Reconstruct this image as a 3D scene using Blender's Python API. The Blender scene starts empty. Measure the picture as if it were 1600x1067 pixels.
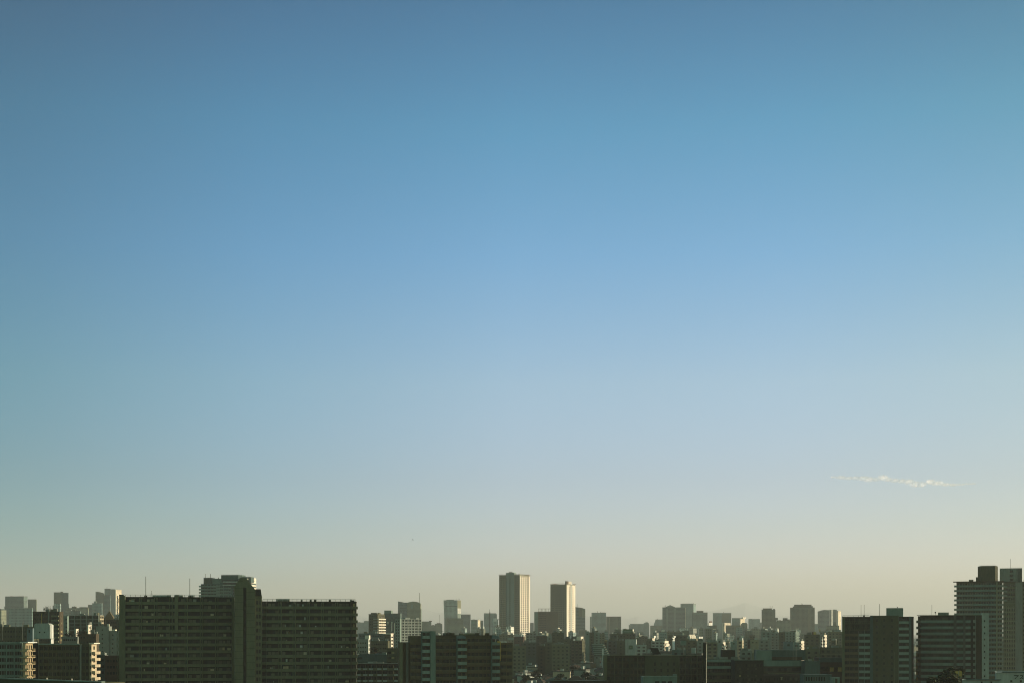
import bpy, math, random
from mathutils import Vector
R_ = math.radians
C = bpy.context
COL = C.scene.collection
random.seed(7)

# ------------------------------------------------------------------ camera constants (photo is 1600 px wide)
F = 2222.0          # focal length in photo pixels (50 mm on 36 mm film)
HY = 988.0          # row of the horizon
H = 40.0            # eye height in metres
CX = 800.0
SUN_AZ, SUN_EL = 80.0, 9.0

def wx(px, d): return (px - CX) / F * d
def wz(py, d): return H + (HY - py) / F * d

# ------------------------------------------------------------------ materials
M = {}
def nt(name):
    m = bpy.data.materials.new(name); m.use_nodes = True
    n = m.node_tree.nodes; l = m.node_tree.links
    return m, n, l, n['Principled BSDF']

def wallmat(name, col, rough=.85, var=.22, scale=.12, streak=True, spec=.25):
    """painted / tiled wall with blotches and rain streaks"""
    m, n, l, b = nt(name)
    tc = n.new('ShaderNodeTexCoord'); mp = n.new('ShaderNodeMapping')
    mp.inputs['Scale'].default_value = (1, 1, .25 if streak else 1)
    l.new(tc.outputs['Object'], mp.inputs[0])
    t1 = n.new('ShaderNodeTexNoise'); t1.inputs['Scale'].default_value = scale; t1.inputs['Detail'].default_value = 5
    l.new(mp.outputs[0], t1.inputs['Vector'])
    t2 = n.new('ShaderNodeTexNoise'); t2.inputs['Scale'].default_value = scale * 9; t2.inputs['Detail'].default_value = 4
    l.new(mp.outputs[0], t2.inputs['Vector'])
    ad = n.new('ShaderNodeMath'); ad.operation = 'ADD'
    l.new(t1.outputs[0], ad.inputs[0]); l.new(t2.outputs[0], ad.inputs[1])
    mr = n.new('ShaderNodeMapRange'); mr.inputs[1].default_value = .7; mr.inputs[2].default_value = 1.3
    mr.inputs[3].default_value = 1 - var; mr.inputs[4].default_value = 1 + var
    l.new(ad.outputs[0], mr.inputs[0])
    vm = n.new('ShaderNodeVectorMath'); vm.operation = 'SCALE'; vm.inputs[0].default_value = col
    l.new(mr.outputs[0], vm.inputs['Scale']); l.new(vm.outputs[0], b.inputs['Base Color'])
    b.inputs['Roughness'].default_value = rough; b.inputs['Specular IOR Level'].default_value = spec
    M[name] = m
    return m

def glassmat(name, lo, hi, rough=.2):
    """window panes: each pane gets its own tone (curtains)"""
    m, n, l, b = nt(name)
    g = n.new('ShaderNodeNewGeometry'); oi = n.new('ShaderNodeObjectInfo')
    ad = n.new('ShaderNodeMath'); ad.operation = 'ADD'
    l.new(g.outputs['Random Per Island'], ad.inputs[0]); l.new(oi.outputs['Random'], ad.inputs[1])
    fr = n.new('ShaderNodeMath'); fr.operation = 'FRACT'; l.new(ad.outputs[0], fr.inputs[0])
    r = n.new('ShaderNodeValToRGB'); e = r.color_ramp.elements
    e[0].position = .45; e[0].color = (*lo, 1); e[1].position = 1; e[1].color = (*hi, 1)
    l.new(fr.outputs[0], r.inputs[0]); l.new(r.outputs[0], b.inputs['Base Color'])
    b.inputs['Roughness'].default_value = rough; b.inputs['Specular IOR Level'].default_value = .35
    M[name] = m

def facademat(name, wall, glass, fh=3.6, bw=3.2, fz=.5, fx=.35, rough=.6):
    """far office or flat facade: storeys and bays in metres, laid out in object space"""
    m, n, l, b = nt(name)
    tc = n.new('ShaderNodeTexCoord'); sp = n.new('ShaderNodeSeparateXYZ'); l.new(tc.outputs['Object'], sp.inputs[0])
    def math_(op, a, v=None, v2=None):
        k = n.new('ShaderNodeMath'); k.operation = op
        l.new(a, k.inputs[0])
        if v is not None:
            if isinstance(v, (int, float)): k.inputs[1].default_value = v
            else: l.new(v, k.inputs[1])
        return k.outputs[0]
    xy = math_('ADD', sp.outputs[0], sp.outputs[1])
    u = math_('MULTIPLY', xy, 1 / bw); v = math_('MULTIPLY', sp.outputs[2], 1 / fh)
    gu = math_('GREATER_THAN', math_('FRACT', u), fx); gv = math_('GREATER_THAN', math_('FRACT', v), fz)
    mask = math_('MULTIPLY', gu, gv)
    cv = n.new('ShaderNodeCombineXYZ'); l.new(math_('FLOOR', u), cv.inputs[0]); l.new(math_('FLOOR', v), cv.inputs[1])
    wn = n.new('ShaderNodeTexWhiteNoise'); l.new(cv.outputs[0], wn.inputs['Vector'])
    mr = n.new('ShaderNodeMapRange'); mr.inputs[3].default_value = .6; mr.inputs[4].default_value = 1.7
    l.new(wn.outputs['Value'], mr.inputs[0])
    vs = n.new('ShaderNodeVectorMath'); vs.operation = 'SCALE'; vs.inputs[0].default_value = glass; l.new(mr.outputs[0], vs.inputs['Scale'])
    no = n.new('ShaderNodeTexNoise'); no.inputs['Scale'].default_value = .05; l.new(tc.outputs['Object'], no.inputs['Vector'])
    mr2 = n.new('ShaderNodeMapRange'); mr2.inputs[1].default_value = .3; mr2.inputs[2].default_value = .7
    mr2.inputs[3].default_value = .75; mr2.inputs[4].default_value = 1.25; l.new(no.outputs[0], mr2.inputs[0])
    ws = n.new('ShaderNodeVectorMath'); ws.operation = 'SCALE'; ws.inputs[0].default_value = wall; l.new(mr2.outputs[0], ws.inputs['Scale'])
    mx = n.new('ShaderNodeMix'); mx.data_type = 'RGBA'
    l.new(mask, mx.inputs['Factor']); l.new(ws.outputs[0], mx.inputs['A']); l.new(vs.outputs[0], mx.inputs['B'])
    l.new(mx.outputs['Result'], b.inputs['Base Color'])
    b.inputs['Roughness'].default_value = rough; b.inputs['Specular IOR Level'].default_value = .3
    M[name] = m

PAL = dict(
    olive=(.15, .15, .085), olive_dark=(.085, .085, .045), olive_light=(.23, .23, .14),
    teal=(.17, .23, .19), teal_dark=(.075, .115, .10), teal_light=(.21, .27, .225),
    brown=(.12, .095, .05), brown_dark=(.07, .055, .03), redbrown=(.09, .055, .032),
    grey=(.21, .23, .19), grey_dark=(.09, .10, .08), grey_light=(.38, .41, .36),
    white=(.62, .62, .56), cream=(.74, .67, .54), beige=(.40, .35, .24), sand=(.42, .34, .20), tan=(.52, .44, .30), yellow=(.50, .36, .10),
    green=(.05, .13, .05), black=(.026, .026, .016), slab=(.14, .148, .085), slab_shade_dark=(.030, .030, .014),  # dark slab copy: balcony-recess shade put into the back wall colour
    metal=(.16, .17, .14), blue=(.13, .18, .18))
for k, v in PAL.items(): wallmat(k, v)
wallmat('roofing', (.10, .10, .08), var=.35, streak=False)
wallmat('roofing_teal', (.12, .16, .14), var=.3, streak=False)
wallmat('roof_tile', (.07, .06, .05), var=.3, scale=.5, streak=False)
wallmat('roof_rust', (.075, .055, .035), var=.3, scale=.5, streak=False)
wallmat('foliage', (.045, .06, .02), rough=.9, var=.5, scale=1.2, streak=False)
wallmat('bark', (.05, .035, .02), rough=.9)
wallmat('feather', (.05, .05, .05))
glassmat('glass', (.010, .012, .008), (.07, .07, .045))
glassmat('glass_mixed', (.008, .009, .006), (.17, .16, .10), .3)
glassmat('glass_far', (.02, .025, .018), (.12, .12, .09), .3)
glassmat('glass_painted_lit', (.05, .045, .02), (.45, .36, .16), .4)  # the lit look of these panes is put into their base colour
facademat('f_olive', (0.2, 0.225, 0.138), (0.042, 0.056, 0.035), 3.0, 3.2)
facademat('f_olive_dark', (0.125, 0.15, 0.088), (0.028, 0.035, 0.021), 3.0, 3.2)
facademat('f_teal', (0.188, 0.288, 0.25), (0.049, 0.077, 0.07), 3.8, 3.2)
facademat('f_teal_dark', (0.125, 0.2, 0.163), (0.035, 0.056, 0.049), 3.8, 3.2, .35, .2)
facademat('f_teal_light', (0.325, 0.425, 0.375), (0.084, 0.112, 0.105), 3.6, 4)
facademat('f_grey', (0.275, 0.3, 0.237), (0.056, 0.063, 0.049), 3.6, 3)
facademat('f_grey_light', (0.525, 0.55, 0.475), (0.098, 0.105, 0.084), 3.2, 3.4)
facademat('f_white', (0.75, 0.75, 0.65), (0.098, 0.098, 0.077), 3.0, 4.2, .55, .4)
facademat('f_cream', (0.775, 0.675, 0.475), (0.14, 0.119, 0.07), 3.0, 4, .5, .4)
facademat('f_brown', (0.175, 0.125, 0.069), (0.035, 0.032, 0.021), 3.0, 3.0)
facademat('f_stripe', (0.375, 0.413, 0.35), (0.035, 0.042, 0.032), 3.0, 400, .5, 0)
facademat('f_glass', (0.15, 0.213, 0.2), (0.056, 0.084, 0.081), 3.9, 1.6, .15, .12, .35)

# ------------------------------------------------------------------ mesh helpers
class MB:
    def __init__(s): s.v = []; s.f = []
    def box(s, x0, x1, y0, y1, z0, z1):
        i = len(s.v)
        s.v += [(x0, y0, z0), (x1, y0, z0), (x1, y1, z0), (x0, y1, z0), (x0, y0, z1), (x1, y0, z1), (x1, y1, z1), (x0, y1, z1)]
        s.f += [(i, i+3, i+2, i+1), (i+4, i+5, i+6, i+7), (i, i+1, i+5, i+4), (i+1, i+2, i+6, i+5), (i+2, i+3, i+7, i+6), (i+3, i, i+4, i+7)]
        return s
    def prism(s, pts, y0, y1):
        """outline in (x,z), counter-clockwise seen from the front, extruded along y"""
        i = len(s.v); k = len(pts)
        s.v += [(x, y0, z) for x, z in pts] + [(x, y1, z) for x, z in pts]
        s.f.append(tuple(range(i, i + k))); s.f.append(tuple(range(i + 2*k - 1, i + k - 1, -1)))
        for a in range(k):
            b = (a + 1) % k
            s.f.append((i + a, i + k + a, i + k + b, i + b))
        return s
    def column(s, pts, z0, z1, pts2=None):
        """plan outline in (x,y), counter-clockwise seen from above"""
        i = len(s.v); k = len(pts); pts2 = pts2 or pts
        s.v += [(x, y, z0) for x, y in pts] + [(x, y, z1) for x, y in pts2]
        s.f.append(tuple(range(i + k - 1, i - 1, -1))); s.f.append(tuple(range(i + k, i + 2*k)))
        for a in range(k):
            b = (a + 1) % k
            s.f.append((i + a, i + b, i + k + b, i + k + a))
        return s
    def rod(s, x, y, z0, z1, r, k=6):
        return s.column([(x + r*math.cos(2*math.pi*a/k), y + r*math.sin(2*math.pi*a/k)) for a in range(k)], z0, z1)
    def bar(s, p, q, r):
        p = Vector(p); q = Vector(q); d = (q - p).normalized()
        a = d.cross(Vector((0, 0, 1)) if abs(d.z) < .9 else Vector((1, 0, 0))).normalized(); b = d.cross(a)
        i = len(s.v)
        for c in (p, q):
            for k in range(4):
                t = math.pi/4 + k*math.pi/2
                s.v.append(tuple(c + a*r*math.cos(t) + b*r*math.sin(t)))
        s.f += [(i, i+1, i+2, i+3), (i+7, i+6, i+5, i+4)]
        for k in range(4):
            j = (k + 1) % 4; s.f.append((i+k, i+4+k, i+4+j, i+j))
        return s
    def mesh(s, name, mat):
        me = bpy.data.meshes.new(name); me.from_pydata(s.v, [], s.f); me.update()
        if mat: me.materials.append(M[mat])
        return me
    def build(s, name, mat, parent=None, loc=(0, 0, 0)):
        return put(name, s.mesh(name, mat), parent, loc)

def put(name, me, parent=None, loc=(0, 0, 0), rz=0):
    o = bpy.data.objects.new(name, me); COL.objects.link(o)
    o.location = loc; o.rotation_euler = (0, 0, rz)
    if parent: o.parent = parent
    return o

def tag(o, label, cat, group=None, kind=None):
    if label: o['label'] = label
    if cat: o['category'] = cat
    if group: o['group'] = group
    o['kind'] = kind or 'thing'
    return o

def merge(name, label, cat, blds, part='wing', d=None):
    """several wings built one by one become the parts of one building"""
    r = bpy.data.objects.new(name, None); COL.objects.link(r)
    r.location = (sum(b.root.location.x for b in blds)/len(blds), min(b.root.location.y for b in blds), 0)
    tag(r, label, cat)
    for b in blds:
        o = b.root; loc = o.location.copy(); lab = o['label']
        for k in list(o.keys()): del o[k]
        o['label'] = lab; o.name = part if o.name.split('.')[0] != 'lift_tower' else 'lift_tower'
        o.parent = r; o.location = loc - r.location
    return r

def structure(o, label=None):
    o['kind'] = 'structure'
    if label: o['label'] = label
    return o

OCC = []   # (pxL, pxR, depth, top row): what stands in front, used to skip hidden houses
# ------------------------------------------------------------------ a building in its own frame: x along the front, y into depth
class Bld:
    def __init__(b, name, label, cat, L, R, top, d, dR=None, S=None, D=None, group=None, occ=True, th=None):
        if th is not None:      # turn the front by th degrees and find where its right end lands
            k = (R - CX)/F; c, s = math.cos(R_(th)), math.sin(R_(th))
            dR = d + (k*d - wx(L, d))/(c - k*s)*s
        if th is None and dR is None and S is None and (L + R)/2 < 500: th = 8; k = (R - CX)/F; c, s = math.cos(R_(th)), math.sin(R_(th)); dR = d + (k*d - wx(L, d))/(c - k*s)*s
        dR = d if dR is None else dR
        ax, bx = wx(L, d), wx(R, dR)
        b.w = math.hypot(bx - ax, dR - d); b.th = math.atan2(dR - d, bx - ax)
        c, s = math.cos(b.th), math.sin(b.th)
        if S is not None:
            k = (S - CX) / F
            b.D = (bx - k*dR) / (k*c + s)
            if b.D <= 0 or b.D > 400: b.D = D or 20
        else: b.D = D or 15
        b.L, b.R, b.d, b.dR = L, R, d, dR
        b.h = wz(top, d)
        b.root = bpy.data.objects.new(name, None); COL.objects.link(b.root)
        b.root.empty_display_size = 1
        b.root.location = (ax, d, 0); b.root.rotation_euler = (0, 0, b.th)
        tag(b.root, label, cat, group)
        b.win = []; b.nwin = 0
        if occ: OCC.append((min(L, R), max(R, S or R), min(d, dR), top))
    def X(b, px):  # photo column -> x on the front plane (true perspective)
        k = (px - CX) / F; ax, d = b.root.location.x, b.d; c, s = math.cos(b.th), math.sin(b.th)
        return (k*d - ax) / (c - k*s)
    def Z(b, py, x=0): return H + (HY - py) / F * (b.d + x*math.sin(b.th))
    def box(b, part, x0, x1, z0, z1, y0, y1, mat, parent=None):
        return MB().box(x0, x1, y0, y1, z0, z1).build(part, mat, parent or b.root)
    def pbox(b, part, L, R, top, bot, mat, y0=0, y1=None, parent=None):
        y1 = b.D if y1 is None else y1
        z0 = 0 if bot is None else b.Z(bot, b.X(L))
        return b.box(part, b.X(L), b.X(R), z0, b.Z(top, b.X(L)), y0, y1, mat, parent)
    def body(b, mat, roofmat='roofing', parapet=.5, part='wall', core=None):
        w, D, h = b.w, b.D, b.h
        o = b.box(part, 0, w, 0, h - parapet, 0, D, mat)
        m = MB(); t = .35
        m.box(-.1, w + .1, -.1, t, h - parapet, h).box(-.1, w + .1, D - t, D + .1, h - parapet, h)
        m.box(-.1, t, t, D - t, h - parapet, h).box(w - t, w + .1, t, D - t, h - parapet, h)
        m.build('parapet', mat if mat[:2] != 'f_' else 'grey', b.root)
        b.box('roof', t, w - t, h - parapet, h - parapet + .08, t, D - t, roofmat)
        return o
    def windows(b, face, u0, u1, ztop, n, fl, nb, ww, wh, mat='glass', off=.03, y=0, prio=0, frame=None, skip=()):
        """n storeys of nb panes each between u0 and u1 on the front (F) or right (R) face"""
        step = (u1 - u0) / nb
        if face == 'F': me = MB().box(-ww/2, ww/2, -.05, .05, 0, wh).mesh('window', mat)
        else: me = MB().box(-.05, .05, -ww/2, ww/2, 0, wh).mesh('window', mat)
        for i in range(n):
            z = ztop - (i + 1)*fl + (fl - wh)*.45
            if z < .5: break
            for k in range(nb):
                if (i, k) in skip: continue
                u = u0 + (k + .5)*step
                loc = (u, y - off, z) if face == 'F' else (b.w + y + off, u, z)
                b.win.append((prio + i, me, loc, ww, wh, face, mat))
    def lattice(b, face, u0, u1, ztop, n, fl, nb, pier, span, dep, mat, part='facade_frame'):
        m = MB(); zb = max(0, ztop - n*fl)
        for k in range(nb + 1):
            u = u0 + (u1 - u0)*k/nb
            a0, a1 = max(u0, u - pier/2), min(u1, u + pier/2)
            if face == 'F': m.box(a0, a1, -dep, .01, zb, ztop)
            else: m.box(b.w - .01, b.w + dep, a0, a1, zb, ztop)
        for i in range(n + 1):
            z = ztop - i*fl
            z0, z1 = max(zb, z - span/2), min(ztop, z + span/2)
            if z1 <= z0: continue
            if face == 'F': m.box(u0 + .003, u1 - .003, -dep + .03, .008, z0 + .002, z1 - .002)
            else: m.box(b.w - .008, b.w + dep - .03, u0 + .003, u1 - .003, z0 + .002, z1 - .002)
        return m.build(part, mat, b.root)
    def balconies(b, face, u0, u1, ztop, n, fl, dep, ph, mat, parts=(), solid=True, y=0, screen=0):
        """one balcony band per storey: floor slab, parapet, end walls, partitions between homes"""
        m = MB()
        def bx(a0, a1, p0, p1, z0, z1):
            if face == 'F': m.box(a0, a1, y - p1, y - p0, z0, z1)
            else: m.box(b.w + y + p0, b.w + y + p1, a0, a1, z0, z1)
        bx(u0, u1, 0, dep - .12, -.1, .1)
        if solid: bx(u0, u1, dep - .12, dep, -.16, ph)
        else:
            bx(u0, u1, dep - .06, dep, ph - .08, ph); bx(u0, u1, dep - .06, dep, -.15, .12)
            k = int((u1 - u0) / .9)
            for i in range(k + 1):
                u = u0 + (u1 - u0)*i/k; bx(max(u0, u - .04), min(u1, u + .04), dep - .05, dep - .01, .12, ph - .08)
        for e in (u0, u1 - .12): bx(e, e + .12, .002, dep - .12, .1, ph - .03)
        for p in parts:
            bx(p - .07, p + .07, .004, dep - .125, .1, fl - .2)
            if screen: bx(p - screen/2, p + screen/2, dep - .11, dep - .02, ph + .003, fl - .17)
        me = m.mesh('balcony', mat)
        for i in range(n):
            z = ztop - (i + 1)*fl
            if z < 0: break
            put('balcony', me, b.root, (0, 0, z))
    def done(b, cap=100):
        b.win.sort(key=lambda t: t[0])
        for p, me, loc, *_ in b.win[:cap]: put('window', me, b.root, loc)
        rest = b.win[cap:]
        if rest:
            by = {}
            for p, me, loc, ww, wh, face, mat in rest:
                m = by.setdefault(mat, MB()); x, y, z = loc
                if face == 'F': m.box(x - ww/2, x + ww/2, y - .05, y + .05, z, z + wh)
                else: m.box(x - .05, x + .05, y - ww/2, y + ww/2, z, z + wh)
            for mat, m in by.items():
                o = m.build('window', mat, b.root); o['kind'] = 'stuff'
        return b.root
    def mast(b, px, y0, y1, r=.12, dy=2, part='antenna', arms=0):
        x = b.X(px); m = MB().rod(x, dy, b.Z(y1, x), b.Z(y0, x), r)
        for a in range(arms):
            z = b.Z(y0, x) - .4 - a*.5; m.box(x - .8, x + .8, dy - .04, dy + .04, z, z + .08)
        return m.build(part, 'metal', b.root)
    def roofstuff(b, n=3, seed=1, hmax=2.2):
        r = random.Random(seed)
        for i in range(n):
            x = r.uniform(.1, .85)*b.w; s = r.uniform(1.2, 3.2); hh = r.uniform(.9, hmax); y = r.uniform(.2, .6)*b.D
            x1 = min(b.w - .4, x + s*1.4)
            if r.random() < .35: MB().rod(x - .4, y, b.h - .4, b.h + hh + r.uniform(1.5, 4), .07).box(x - 1, x + .2, y - .03, y + .03, b.h + hh + .6, b.h + hh + .72).build('antenna', 'metal', b.root)
            b.box(r.choice(['rooftop_unit', 'rooftop_unit', 'water_tank']), x, x1, b.h - .4, b.h + hh, y, y + s, r.choice(['grey', 'grey_light', 'olive', 'metal']))

# ------------------------------------------------------------------ ground, mountains, haze, sky
def build_setting():
    me = bpy.data.meshes.new('ground'); k = 64; rr = 62000
    me.from_pydata([(0, 0, 0)] + [(rr*math.cos(2*math.pi*i/k), rr*math.sin(2*math.pi*i/k), 0) for i in range(k)], [],
                   [(0, 1 + i, 1 + (i+1) % k) for i in range(k)])
    m, n, l, b = nt('ground_surface')
    tc = n.new('ShaderNodeTexCoord'); t = n.new('ShaderNodeTexVoronoi'); t.inputs['Scale'].default_value = .03
    l.new(tc.outputs['Object'], t.inputs['Vector'])
    r = n.new('ShaderNodeValToRGB'); r.color_ramp.elements[0].color = (.03, .035, .02, 1); r.color_ramp.elements[1].color = (.09, .09, .07, 1)
    l.new(t.outputs['Color'], r.inputs[0]); l.new(r.outputs[0], b.inputs['Base Color']); b.inputs['Roughness'].default_value = .95
    me.materials.append(m); structure(put('ground', me), 'dark city ground seen only between the low houses')
    # mountains: low ridge 46 km away, hidden in the haze
    rnd = random.Random(3); vs = []; fs = []; nx = 150
    prof = {}
    def ridge(px):
        a = 25 + 7*math.sin(px*.011 + 1) + 7*math.sin(px*.027 + 2) + 4*math.sin(px*.071) + 2*math.sin(px*.19 + .7)
        a += 7*math.exp(-((px - 1272)/26.)**2) + 7*math.exp(-((px - 1150)/60.)**2) + 5*math.exp(-((px - 980)/50.)**2)
        return a
    for j, (dep, f) in enumerate(((38000, 0), (40000, .45), (42000, .8), (44000, 1), (47000, 0))):
        for i in range(nx + 1):
            px = -250 + 2100*i/nx
            z = ridge(px)*44000/F*f*(1 + (rnd.random() - .5)*.12*(f < 1))
            vs.append((wx(px, dep), dep, z))
    for j in range(4):
        for i in range(nx):
            a = j*(nx+1) + i; fs.append((a, a+1, a+nx+2, a+nx+1))
    me = bpy.data.meshes.new('mountains'); me.from_pydata(vs, [], fs); wallmat('mountain_slope', (.34, .38, .36), scale=.0004, streak=False)  # pale slope colour paints in part of the haze fade
    me.materials.append(M['mountain_slope']); structure(put('mountains', me), 'faint mountain ridge almost lost in the haze behind the city')
    # haze
    m = bpy.data.materials.new('haze_air'); m.use_nodes = True; n = m.node_tree.nodes; l = m.node_tree.links
    n.remove(n['Principled BSDF']); v = n.new('ShaderNodeVolumePrincipled')
    v.inputs['Color'].default_value = HAZE_COL; v.inputs['Density'].default_value = HAZE; v.inputs['Anisotropy'].default_value = .15
    l.new(v.outputs[0], n['Material Output'].inputs['Volume'])
    mb = MB().box(-70000, 70000, -70000, 70000, -1.0, 1130)
    o = put('haze', mb.mesh('haze', None)); o.data.materials.append(m); o['kind'] = 'stuff'; o['label'] = 'thin greenish haze lying over the whole city'

HAZE = 6.2e-5
HAZE_COL = (.93, .97, .93, 1)

# sky correction stops: (elevation in degrees, r, g, b) and azimuth stops
ELEV = [(0, 1.35, 1.515, 2.719), (2.5, 1.207, 1.412, 2.622), (4.1, 1.017, 1.24, 2.078), (6.1, 0.921, 1.139, 1.814), (9.9, 0.94, 1.258, 1.732), (14.8, 0.523, 1.168, 1.745), (19.5, 0.24, 1.03, 1.47), (23.9, 0.09, 0.68, 1.08), (40, 0.16, 0.468, 0.495), (90, 0.15, 0.35, 0.288)]
AZIM = [(-60, .40, .5, .46), (-19.3, .19, .57, .61), (-9.9, .60, .83, .87), (0, 1, 1, 1), (10.5, 1.0, .96, .94), (19.3, .90, .86, .78), (90, 1.1, .95, .8)]
BACK = (.96, 1.04, .46)      # tint on the unseen sky behind the camera, set to fill shaded faces
SKY = .1

def build_world():
    w = bpy.data.worlds.new('World'); C.scene.world = w; w.use_nodes = True
    t = w.node_tree; n = t.nodes; l = t.links; bg = n['Background']
    s = n.new('ShaderNodeTexSky'); s.sky_type = 'NISHITA'; s.sun_disc = False
    s.sun_elevation = R_(SUN_EL); s.sun_rotation = R_(SUN_AZ); s.air_density = 1; s.dust_density = 1; s.ozone_density = 1
    tc = n.new('ShaderNodeTexCoord'); sp = n.new('ShaderNodeSeparateXYZ'); l.new(tc.outputs['Generated'], sp.inputs[0])
    def mth(op, a, b=None):
        k = n.new('ShaderNodeMath'); k.operation = op; l.new(a, k.inputs[0])
        if b is not None:
            if isinstance(b, float): k.inputs[1].default_value = b
            else: l.new(b, k.inputs[1])
        return k.outputs[0]
    el = mth('MULTIPLY', mth('ARCSINE', sp.outputs[2]), 2/math.pi)           # 0..1 over 0..90 degrees
    az = mth('ADD', mth('MULTIPLY', mth('ARCTAN2', sp.outputs[0], sp.outputs[1]), 1/(2*math.pi)), .5)   # 0..1 over -180..180
    def ramp(fac, stops, f):
        r = n.new('ShaderNodeValToRGB'); e = r.color_ramp.elements; r.color_ramp.interpolation = 'B_SPLINE' if f is None else 'LINEAR'
        while len(e) > 1: e.remove(e[0])
        e[0].position = stops[0][0]; e[0].color = (*stops[0][1], 1)
        for p, c in stops[1:]:
            q = e.new(p); q.color = (*c, 1)
        l.new(fac, r.inputs[0]); return r.outputs[0]
    re = ramp(el, [(a/90, (r, g, b)) for a, r, g, b in ELEV], 1)
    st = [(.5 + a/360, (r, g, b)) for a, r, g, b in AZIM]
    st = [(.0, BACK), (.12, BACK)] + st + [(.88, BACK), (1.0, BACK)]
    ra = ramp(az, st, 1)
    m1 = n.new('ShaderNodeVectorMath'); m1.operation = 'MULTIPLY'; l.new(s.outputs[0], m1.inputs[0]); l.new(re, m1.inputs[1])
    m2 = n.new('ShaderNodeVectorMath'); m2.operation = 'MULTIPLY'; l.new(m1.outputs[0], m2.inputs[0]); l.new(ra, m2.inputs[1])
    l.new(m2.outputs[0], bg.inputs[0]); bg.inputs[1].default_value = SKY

def build_sun_camera():
    ld = bpy.data.lights.new('sun', 'SUN'); ld.energy = 5.0; ld.angle = R_(.5); ld.color = (1.0, .83, .60)
    o = bpy.data.objects.new('sun', ld); COL.objects.link(o)
    a, e = R_(SUN_AZ), R_(SUN_EL)
    dvec = -Vector((math.sin(a)*math.cos(e), math.cos(a)*math.cos(e), math.sin(e)))
    o.rotation_euler = dvec.to_track_quat('-Z', 'Y').to_euler()
    cam = bpy.data.cameras.new('camera'); o = bpy.data.objects.new('camera', cam); COL.objects.link(o)
    cam.sensor_width = 36; cam.lens = F*36/1600; cam.shift_y = (HY - 533.5)/1600
    cam.clip_start = 1; cam.clip_end = 250000
    o.location = (0, 0, H); o.rotation_euler = (math.pi/2, 0, 0); C.scene.camera = o
    vs = C.scene.view_settings; vs.view_transform = 'Standard'; vs.look = 'None'; vs.exposure = .6; vs.gamma = 1
    C.scene.cycles.volume_bounces = 0; C.scene.cycles.max_bounces = 4; C.scene.cycles.diffuse_bounces = 2
    C.scene.cycles.glossy_bounces = 2; C.scene.cycles.use_denoising = True; C.scene.cycles.filter_width = 1.0

# ================================================================== NEAR AND MIDDLE BUILDINGS
def slab_wing(b, x0, x1, n, fl, unit, ztop, col_px=()):
    """apartment slab: access-balcony bands, partitions in pairs, sliding windows behind"""
    nu = max(1, round((x1 - x0)/unit)); st = (x1 - x0)/nu
    parts = []
    for k in range(1, nu):
        parts += [x0 + k*st - .55, x0 + k*st + .55]
    b.balconies('F', x0, x1, ztop, n, fl, 1.5, 1.15, 'slab', parts, screen=.34)
    for k in range(nu):
        b.windows('F', x0 + k*st + .8, x0 + (k+1)*st - .8, ztop, n, fl, 3, (st - 1.6)*.29, 1.95, 'glass_mixed')
    for k in range(0, nu + 1):
        u = min(max(x0 + k*st + .15, x0 + .2), x1 - .2)
        MB().rod(u, -1.62, 8, ztop, .04).build('drainpipe', 'grey', b.root)
    r = random.Random(int(b.L))      # blinds and washing hung over the parapets here and there
    for k in range(34):
        i = r.randrange(n); u = x0 + (r.randrange(nu) + r.uniform(.2, .75))*st; z = ztop - (i + 1)*fl + 1.2; w_ = r.uniform(.5, 1.6); hh = r.uniform(.5, 1.3)
        b.box('sun_blind', u, u + w_, z, z + hh, -1.36, -1.3, r.choice(['beige', 'grey_light', 'olive', 'grey', 'sand', 'brown']))

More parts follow.
